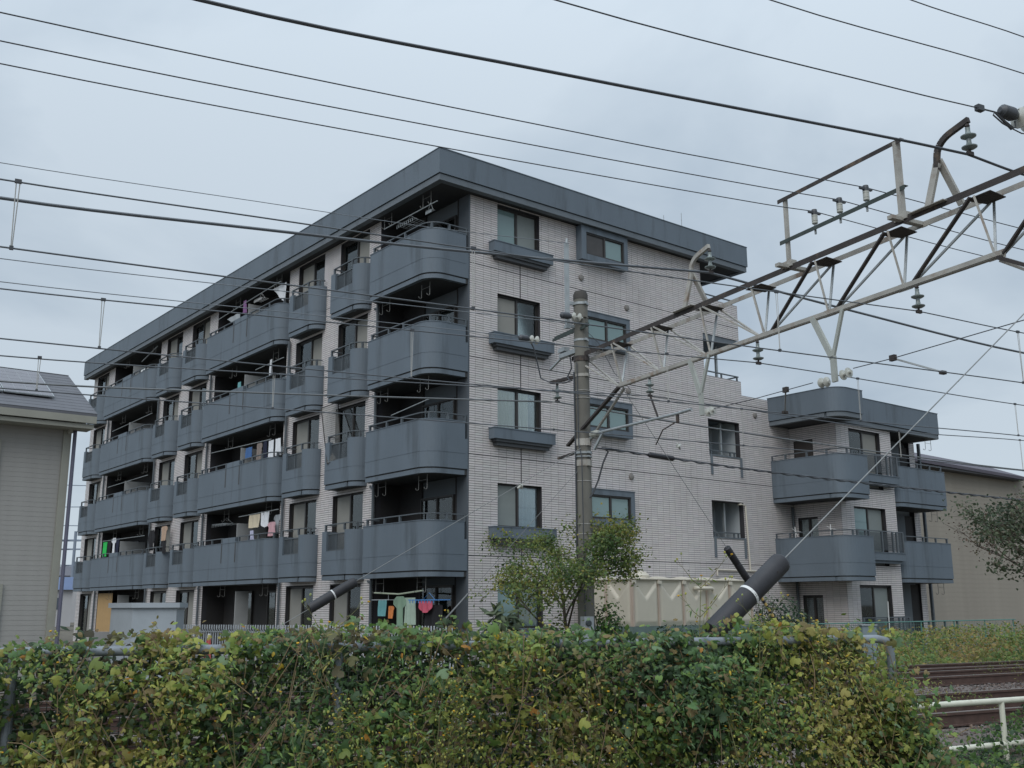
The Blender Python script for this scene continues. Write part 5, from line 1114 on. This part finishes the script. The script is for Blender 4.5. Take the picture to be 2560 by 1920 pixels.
# ------------------------------------------------------------------ plants
LEAFM = mat('leaf', None, .55, .10, 5, attr='tone', trans=.34, spec=.35)
BARK = mat('bark', (.085, .07, .055), .9, .3, 12, bump=.4, bscale=60)
STEMM = mat('green_stem', (.13, .13, .05), .7, .2, 10)
STEMB = mat('dry_stem', (.20, .13, .07), .8, .2, 10)
def T_leaf(kind):
    if kind == 'ivy':
        V = [(0, 0, 0), (-.32, .05, -.05), (-.55, .35, -.09), (-.24, .42, -.02), (-.30, .78, -.08), (0, 1.0, -.12), (.30, .78, -.08), (.24, .42, -.02), (.55, .35, -.09), (.32, .05, -.05), (0, .45, .05)]
        F = [(10, k, k + 1) for k in range(0, 9)] + [(10, 9, 0)]
    elif kind == 'ovate':
        V = [(0, 0, 0), (-.27, .2, -.04), (-.34, .5, -.06), (-.18, .82, -.09), (0, 1, -.14), (.18, .82, -.09), (.34, .5, -.06), (.27, .2, -.04), (0, .5, .04)]
        F = [(8, k, k + 1) for k in range(0, 7)] + [(8, 7, 0)]
    elif kind == 'lance':
        V = [(0, 0, 0), (-.13, .35, -.02), (-.08, .7, -.05), (0, 1, -.12), (.08, .7, -.05), (.13, .35, -.02), (0, .45, .03)]
        F = [(6, k, k + 1) for k in range(0, 5)] + [(6, 5, 0)]
    elif kind == 'tri':
        V = [(0, 0, 0), (-.3, .5, -.05), (0, 1, -.05), (.3, .5, -.05)]; F = [(0, 1, 3), (1, 2, 3)]
    return np.array(V, float), np.array(F)
def scatter(P, nrm, size, colr, kind, roll=None, jitter=.6):
    """P positions, nrm facing directions (leaf upper side), returns V, F, C"""
    LV, LF = T_leaf(kind); n = len(P); nrm = nrm + rng.normal(0, jitter, (n, 3)); nrm /= np.linalg.norm(nrm, axis=1)[:, None]
    d = rng.normal(0, 1, (n, 3)); d[:, 2] -= .55; d -= nrm * (d * nrm).sum(1)[:, None]; d /= np.linalg.norm(d, axis=1)[:, None]; s = np.cross(d, nrm)
    wdt = rng.uniform(.8, 1.2, n)
    v = P[:, None] + size[:, None, None] * (LV[None, :, 0:1] * wdt[:, None, None] * s[:, None] + LV[None, :, 1:2] * d[:, None] + LV[None, :, 2:3] * nrm[:, None] * 1.6)
    F = (LF[None] + len(LV) * np.arange(n)[:, None, None]).reshape(-1, 3)
    return v.reshape(-1, 3), F, np.repeat(colr, len(LF), 0)
def merge(parts):
    V, F, C = [], [], []; o = 0
    for v, f, c in parts: V.append(v); F.append(f + o); C.append(c); o += len(v)
    return np.concatenate(V), np.concatenate(F), np.concatenate(C)
def leafobj(name, parts, parent=None, origin=None, **k):
    V, F, C = merge(parts)
    if parent is not None:
        M = np.array(ROOTM[root_of(parent).name].inverted()); V = V @ M[:3, :3].T + M[:3, 3]
    me = attr_mesh(name, V, F, C, LEAFM, False); o = bpy.data.objects.new(name, me); COL.objects.link(o)
    if parent is not None: o.parent = parent
    return tag(o, **k)
from mathutils import noise as mnoise
def nz(P, s, off=0.0): return np.array([mnoise.noise(Vector((p[0] * s + off, p[1] * s, p[2] * s))) for p in P])
PAL = np.array([(.115, .195, .05), (.08, .155, .055), (.19, .25, .06), (.27, .29, .065), (.30, .27, .075), (.055, .10, .045), (.22, .165, .07), (.14, .21, .11), (.19, .15, .07)])
def leafcol(P, base=.0, hs=1.1):
    n = len(P); a = nz(P, hs, 3.0) * 1.15 + rng.normal(0, .34, n) + base - .08; k = np.clip(((a + 1) / 2 * 6).astype(int), 0, 5); order = np.array([5, 1, 0, 2, 3, 4]); c = PAL[order[k]].copy()
    odd = rng.random(n); c[odd < .10] = PAL[7]; c[(odd > .92)] = PAL[6]; c[(odd > .86) & (odd < .92)] = PAL[8]
    br = (nz(P, .9, 17.0) + rng.normal(0, .15, n)) > .30; c[br] = c[br] * .35 + np.array([.13, .085, .05]) * .6; c *= rng.uniform(.70, 1.35, (n, 1)); z = odd > .996; c[z] = (.36, .17, .03); z = (odd > .993) & (odd < .996); c[z] = (.42, .30, .03); return c
# hedge of vines over the grey fence
HDv = np.array(HD); HNv = np.array(HN); HAv = np.array(HA)
HLEN = (HB - HA).length
def hedge_pts(n, dmin, dmax, zmin, x0=-.6, x1=None, topj=.05):
    x1 = x1 or HLEN + .12
    s = rng.uniform(x0, x1, n); top = 1.435 + .07 * np.sin(s * 2.1 + 1) * np.sin(s * .83) + .05 * np.sin(s * 5.3) + rng.normal(0, topj, n) * .7
    top = np.where(s > HLEN, top - (s - HLEN) * 1.6, top)
    h = np.sqrt(rng.random(n)); z = zmin + (top - zmin) * rng.random(n) ** .85; d = rng.uniform(dmin, dmax, n)
    bulge = .10 * np.sin(s * 1.7 + z * 3) + .07 * np.sin(s * 4.1 - z * 5)
    P = HAv[None] + s[:, None] * HDv + (d + bulge * (dmax > 0))[:, None] * HNv; P[:, 2] = z; return P, s
parts = []
def addl(n, dmin, dmax, zmin, kind, smin, smax, base=0, dark=1.0, jit=.6, dens=None, **k):
    P, s = hedge_pts(n, dmin, dmax, zmin, **k)
    g = (((s > 2.65) & (s < 2.95)) | ((s > 3.3) & (s < 3.5)) | ((s > 6.62) & (s < 6.85)) | ((s > 7.3) & (s < 7.45)) | (s > 8.02) & (s < 8.35)) & (P[:, 2] > np.where(s > 7.95, 1.12, 1.33)) & (rng.random(n) < .88); P = P[~g]
    if dens is not None:
        m = nz(P, 2.4, 9) + .35 * nz(P, 5.5, 1) > dens; P = P[m]
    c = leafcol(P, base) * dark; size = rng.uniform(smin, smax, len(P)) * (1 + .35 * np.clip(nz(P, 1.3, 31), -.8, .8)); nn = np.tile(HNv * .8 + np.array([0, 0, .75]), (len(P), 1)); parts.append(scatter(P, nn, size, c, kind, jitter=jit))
addl(9000, -.28, -.05, .2, 'ovate', .05, .085, -.35, .6)  # back layers coloured darker: the hedge's inner shade is put into the leaves
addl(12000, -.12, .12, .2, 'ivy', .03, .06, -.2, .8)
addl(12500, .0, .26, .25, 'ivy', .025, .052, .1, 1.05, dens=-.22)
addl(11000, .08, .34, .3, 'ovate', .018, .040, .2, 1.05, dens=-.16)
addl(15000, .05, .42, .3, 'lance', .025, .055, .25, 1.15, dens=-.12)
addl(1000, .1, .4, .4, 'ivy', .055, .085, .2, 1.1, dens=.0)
# leaves along the crest
n = 2600; s = rng.uniform(-.5, HLEN + .05, n); P = HAv[None] + s[:, None] * HDv + rng.uniform(-.18, .2, n)[:, None] * HNv; crest = .5 + .5 * np.sin(s * 3.3) * np.sin(s * 1.3 + 2); P[:, 2] = 1.38 + rng.random(n) * (.04 + .14 * crest); m = (crest > .25) | (rng.random(n) < .35); sv = s; gap = ((sv > 2.65) & (sv < 2.95)) | ((sv > 3.3) & (sv < 3.5)) | ((sv > 6.62) & (sv < 6.85)) | ((sv > 7.3) & (sv < 7.45)) | (sv > 8.0); m &= ~gap | (rng.random(n) < .2); P = P[m]
parts.append(scatter(P, np.tile(HNv * .6 + np.array([0, 0, .9]), (len(P), 1)), rng.uniform(.035, .075, len(P)), leafcol(P, .25) * 1.05, 'ivy'))
P = P[::3] + rng.normal(0, .04, P[::3].shape) + np.array([0, 0, .03]); parts.append(scatter(P, np.tile(HNv * .6 + np.array([0, 0, .9]), (len(P), 1)), rng.uniform(.025, .05, len(P)), leafcol(P, .4), 'ovate'))
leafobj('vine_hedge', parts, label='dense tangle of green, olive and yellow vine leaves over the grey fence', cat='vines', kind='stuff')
# runners and dry stems through the vines
b = MB()
for k in range(260):
    s0 = rnd.uniform(-.4, HLEN + .1); z0 = rnd.uniform(.3, 1.2); d0 = rnd.uniform(.1, .42); dx = rnd.uniform(-.35, .35); L = rnd.uniform(.15, .6); q = []
    for t in range(5): f = t / 4; q.append(HA + HD * (s0 + dx * f) + HN * (d0 + .03 * math.sin(f * 4 + k)) + Vector((0, 0, min(z0 + L * f - .1 * f * f * rnd.random(), 1.5))))
    b.tube(q, [rnd.uniform(.0018, .0035)] * 5, 4, False)
obj('vine_stems', b, mat('vine_stem', (.16, .115, .06), .8, .35, 3), label='thin brown and green stems running through the vines', cat='vines', kind='stuff')
# tall weeds with yellow buds
BUD = mat('yellow_bud', (.34, .33, .07), .7, .2, 9); BUDG = mat('green_bud', (.24, .28, .10), .7, .2, 9); PETAL = mat('orange_petal', (.58, .33, .02), .7, .1, 9)
def weed_proto(seed, h, M):
    r = random.Random(seed); o = thing('bud_weed', 'tall thin weed with yellow buds growing up through the vine hedge', 'weed', M, 'bud weeds in the hedge'); st = MB(M); tips = []
    lean = Vector((r.uniform(-.25, .25), r.uniform(-.1, .1), 0)); pts = [Vector((0, 0, 0)) + lean * (t / 5) ** 1.5 * h + Vector((0, 0, h * t / 5)) for t in range(6)]; st.tube(pts, [.005, .0045, .004, .003, .0025, .0015], 5); tips.append(pts[-1])
    LV = []
    for t in range(1, 6):
        for sg in (-1, 1):
            a = r.uniform(0, 6.28) if t % 2 else 0; dr = Vector((math.cos(a) * sg, math.sin(a) * sg * .6, 1.1)).normalized(); L = h * r.uniform(.12, .26); p = pts[t - 1].lerp(pts[t], .6); e = p + dr * L; st.tube([p, p.lerp(e, .5) + Vector((0, 0, -.01)), e], [.0025, .002, .0012], 4)
            for c in range(3): d2 = (dr + Vector((r.uniform(-.7, .7), r.uniform(-.7, .7), r.uniform(0, .5)))).normalized(); e2 = e + d2 * r.uniform(.03, .09); st.tube([e, e2], .001, 3); tips.append(e2)
            for c in range(4): LV.append(M @ (p.lerp(e, .2 + c * .15)))
    s = obj('stem', st, STEMM, o)
    for k, m in ((0, BUD), (1, BUDG), (2, PETAL)):
        bb_ = MB(M)
        for i, t in enumerate(tips):
            if (i % 7 == 0) == (k == 2) and (k == 2 or i % 2 == k): bb_.lathe(t, (r.uniform(-.3, .3), r.uniform(-.3, .3), 1), [(.002, 0), (.0062, .004), (.0065, .011), (.004, .016)] if k < 2 else [(.003, 0), (.009, .005), (.008, .009)], 6)
        if bb_.v: q = obj('buds', bb_, m, o); q['kind'] = 'stuff'
    P = np.array([list(v) for v in LV]); P = P.repeat(2, 0) + rng.normal(0, .012, (len(P) * 2, 3)); leafobj('leaves', [scatter(P, np.tile(np.array([0, -.3, 1.0]), (len(P), 1)), rng.uniform(.03, .06, len(P)), leafcol(P, .5) * np.array([1.1, 1.1, 1.0]), 'lance')], parent=o, kind='stuff')
    return o
def hp(s, d, z): return Matrix.Translation(HA + HD * s + HN * d + Vector((0, 0, z)))
protos = [weed_proto(3 + k, h, hp(s, .3, z)) for k, (h, s, z) in enumerate(((.75, 2.7, .62), (.6, 5.0, .55), (.9, 7.0, .68), (.5, 4.2, .5), (.7, 3.6, .45)))]
for k in range(28):
    M = hp(rnd.uniform(.3, HLEN - .1), rnd.uniform(.28, .46), rnd.uniform(.2, .62)) @ Matrix.Rotation(rnd.uniform(-.25, .25), 4, 'Y') @ Matrix.Rotation(rnd.uniform(0, 6.28), 4, 'Z') @ Matrix.Scale(rnd.uniform(.7, 1.15), 4)
    dup_thing(protos[k % 5], M)
for s, z, sc, lab in ((6.72, .82, 1.15, 'tallest bud weed, standing against the curved wing balcony'), (5.05, .86, .85, 'bud weed rising beside the black sleeve above the hedge top'), (3.15, 1.0, .62, 'bud weed sticking up before the ground floor at the left')):
    dup_thing(protos[0 if s < 6 else 2], hp(s, -.05, z) @ Matrix.Scale(sc, 4), lab, 'taller bud weeds over the hedge top')
# trees
def tree(name, lab, cat, base, h, lean, spread, nleaf, lsize, pal, seed, crown_lo=.3, droop=.25, kind='ovate', trunk_r=.05, forks=3, dense=1.0):
    r = random.Random(seed); t = thing(name, lab, cat, Matrix.Translation(base)); tips = []; b = MB()
    def grow(p, d, L, rad, lev):
        n = 4; pts = [p]; dd = d.copy()
        for k in range(n): dd = (dd + Vector((r.uniform(-.16, .16), r.uniform(-.16, .16), r.uniform(-.05, .12) - droop * .1 * lev))).normalized(); pts.append(pts[-1] + dd * L / n)
        b.tube(pts, [rad * (1 - .45 * k / n) for k in range(n + 1)], 6 if lev < 2 else 4, False)
        if lev >= 2: tips.extend([(q, lev) for q in pts[1:]])
        if lev < 4:
            for k in range(forks if lev else forks + 2):
                f = r.uniform(.45, 1) if lev else r.uniform(crown_lo + .1, 1); i = min(int(f * n), n - 1); q = pts[i].lerp(pts[i + 1], f * n - i); a = r.uniform(0, 6.28); out = Vector((math.cos(a), math.sin(a), r.uniform(.1, .8))); grow(q, (dd * .55 + out * spread).normalized(), L * r.uniform(.55, .78), rad * .55, lev + 1)
    grow(Vector(base), (Vector((lean[0], lean[1], 1))).normalized(), h, trunk_r, 0)
    obj('trunk', b, BARK, t)
    P0 = np.array([list(q) for q, l in tips]); idx = rng.integers(0, len(P0), nleaf); P = P0[idx] + rng.normal(0, .13, (nleaf, 3)) * dense
    tone = nz(P, 1.6, seed); c = pal[np.clip(((tone + rng.normal(0, .25, nleaf) + .9) / 1.8 * len(pal)).astype(int), 0, len(pal) - 1)] * rng.uniform(.7, 1.3, (nleaf, 1))
    leafobj('crown', [scatter(P, np.tile(np.array([0, -.35, .8]), (nleaf, 1)), rng.uniform(*lsize, nleaf), c, kind, jitter=.7)], parent=t, kind='stuff'); return t
PT1 = np.array([(.06, .11, .035), (.095, .15, .045), (.14, .19, .05), (.20, .22, .055), (.28, .24, .055)])
tree('young_tree', 'thin leafy tree with yellowing leaves behind the concrete pole', 'tree', (1.42, 23.6, 0), 2.55, (-.1, 0), 1.05, 9500, (.045, .085), PT1, 21, .12, .5, trunk_r=.05, forks=3)
PT2 = np.array([(.04, .06, .035), (.055, .08, .045), (.075, .10, .055), (.10, .125, .07), (.13, .115, .075)])
tree('evergreen_tree', 'dark green bushy tree at the right edge before the beige house', 'tree', (13.6, 25.5, 0), 2.55, (.0, 0), .9, 12000, (.06, .11), PT2, 8, .4, .2, trunk_r=.07, forks=4)
PT3 = np.array([(.09, .06, .045), (.12, .08, .055), (.10, .09, .045)])
tree('bare_tree', 'brownish half bare tree top at the right edge above the dark tree', 'tree', (14.9, 28.5, 0), 2.5, (-.05, 0), .6, 2500, (.05, .08), PT3, 5, .5, .0, trunk_r=.06)
def shrub(lab, c, rad, h, n, pal, sz=(.05, .09), kind='ovate', name='shrub'):
    t = thing(name, lab, 'shrub', Matrix.Translation(c)); st = MB(); 
    for k in range(9): a = k * .7; st.tube([c, (c[0] + math.cos(a) * rad * .4, c[1] + math.sin(a) * rad * .4, h * .5), (c[0] + math.cos(a) * rad * .7, c[1] + math.sin(a) * rad * .7, h * .8)], [.014, .01, .005], 5)
    obj('stems', st, BARK, t)
    d = rng.normal(0, 1, (n, 3)); d /= np.linalg.norm(d, axis=1)[:, None]; rr = rng.random(n) ** .45; P = np.array(c) + d * rr[:, None] * np.array([rad, rad, h * .5]) * (1 + .35 * nz(d, 1.7, c[0]))[:, None]; P[:, 2] += h * .55; P[:, 2] = np.abs(P[:, 2])
    cc = pal[rng.integers(0, len(pal), n)] * (1 + .4 * nz(P, 3, 2))[:, None] * rng.uniform(.7, 1.3, (n, 1)); nn = d + np.array([0, -.2, .5]); leafobj('leaves', [scatter(P, nn, rng.uniform(*sz, n), cc, kind)], parent=t, kind='stuff')
G1 = np.array([(.05, .11, .03), (.07, .15, .03), (.10, .19, .035), (.035, .075, .03)]); G2 = np.array([(.025, .055, .03), (.035, .07, .035), (.05, .09, .04)]); G3 = np.array([(.10, .14, .03), (.16, .16, .04), (.07, .12, .03)])
shrub('bright green shrub at the foot of the concrete pole, right side', (2.1, 23.2, 0), .42, 1.75, 1200, G1); shrub('olive shrub at the foot of the concrete pole, left side', (1.0, 22.9, 0), .45, 1.35, 900, G3)
shrub('dark shrub low against the cream tank', (3.9, 24.0, 0), 1.1, 1.15, 2200, G2); shrub('bright vine bush before the tank base', (3.3, 23.2, 0), .7, 1.0, 1200, G1)
shrub('dark ivy bush behind the striped guard tube', (6.9, 26.8, 0), .75, 1.75, 2200, G2); shrub('light green sapling between tank and wing', (6.3, 26.2, 0), .35, 2.2, 500, G1, (.06, .1), 'lance')
shrub('spiky pale grass tuft before the ground floor window', (-.25, 25.9, 0), .35, 1.7, 260, np.array([(.16, .20, .12), (.12, .16, .10)]), (.35, .55), 'lance', 'grass_tuft')
# yellowing weeds between the tracks and the houses, and weeds near the track
def weeds(name, lab, n, f, hfun, pal, sz, kinds=('lance',), base_z=0):
    ps = []
    for kd in kinds:
        m = n // len(kinds); t, nn_ = f(m); h = hfun(t, nn_) * rng.random(m) ** .7; a = math.radians(27.6); X = t * math.cos(a) - nn_ * math.sin(a); Y = t * math.sin(a) + nn_ * math.cos(a); P = np.stack([X, Y, base_z + h], 1)
        tone = nz(P * np.array([1, 1, .3]), .7, 5) + rng.normal(0, .28, m); c = pal[np.clip(((tone + .8) / 1.6 * len(pal)).astype(int), 0, len(pal) - 1)] * rng.uniform(.65, 1.35, (m, 1)); ps.append(scatter(P, np.tile(np.array([.1, -.6, .7]), (m, 1)), rng.uniform(*sz, m), c, kd))
    leafobj(name, ps, label=lab, cat='weeds', kind='stuff')
PW_ = np.array([(.09, .17, .055), (.13, .21, .06), (.18, .24, .065), (.24, .25, .07), (.31, .24, .08), (.33, .25, .10)])
weeds('weed_field', 'waist high yellowing and green weeds beyond the tracks', 30000, lambda m: (rng.uniform(14, 36, m), 18.2 + rng.random(m) ** 1.2 * 6.5), lambda t, n: .28 + .62 * np.clip((n - 18.2) / 3, 0, 1) + .18 * np.sin(t * 1.3) * np.sin(n * 1.7 + t * .6), PW_, (.05, .13), ('lance', 'ovate'))
weeds('weed_strip', 'low weeds along the far edge of the tracks before the fence and tank', 9000, lambda m: (rng.uniform(2, 15, m), rng.uniform(18.4, 20.8, m)), lambda t, n: .55 + .3 * np.sin(t * 1.1 + n), PW_[:4], (.05, .10), ('ovate', 'lance'))
weeds('trackside_weeds', 'green weeds around the white pipe fence by the tracks', 9500, lambda m: (rng.uniform(8.3, 14.5, m), 6.6 + rng.random(m) * 2.0), lambda t, n: np.clip(.20 + .32 * np.sin(t * 2.3 + 1.5) + .15 * np.sin(n * 5), .04, .6), G1 * .8 + .01, (.025, .06), ('ovate', 'lance', 'ivy'))
weeds('track_weeds', 'scattered thin weeds growing in the ballast', 5200, lambda m: (lambda k: (10 + (k * 1.37) % 16 + rng.normal(0, .22, m), 9.2 + (k * 2.11) % 8.5 + rng.normal(0, .18, m)))(rng.integers(0, 60, m)), lambda t, n: .32 + 0 * t, PW_[:5], (.025, .06), ('lance',), .1)
# end of the hedge spilling over at the right
c0 = HB + HD * .18 + HN * .15
n = 3600; P = np.array(c0) + rng.normal(0, 1, (n, 3)) * np.array([.12, .14, .24]) + np.array([-.22, 0, .60]); P[:, 2] = np.clip(P[:, 2], .1, 1.2); P[:, 0] += (1.0 - P[:, 2]) * .12
leafobj('vine_end', [scatter(P[:1800], np.tile(HNv * .6 + np.array([0, 0, .8]), (1800, 1)), rng.uniform(.03, .06, 1800), leafcol(P[:1800], .1), 'ivy'), scatter(P[1800:], np.tile(HNv * .6 + np.array([0, 0, .8]), (1800, 1)), rng.uniform(.03, .06, 1800), leafcol(P[1800:], .35), 'lance')], label='leafy end of the vine hedge spilling towards the tracks', cat='vines', kind='stuff')
n = 3000; sx = rng.uniform(0, 1, n); P = np.stack([3.2 + sx * 2.6 + rng.normal(0, .2, n), 7.6 + sx * 1.3 + rng.normal(0, .5, n), rng.random(n) * (.25 + .2 * np.sin(sx * 9))], 1)
leafobj('low_weeds', [scatter(P, np.tile(np.array([0, -.4, .9]), (n, 1)), rng.uniform(.03, .07, n), leafcol(P, .3), 'ovate')], label='low green weeds at the bottom right in front of the white pipe fence', cat='weeds', kind='stuff')
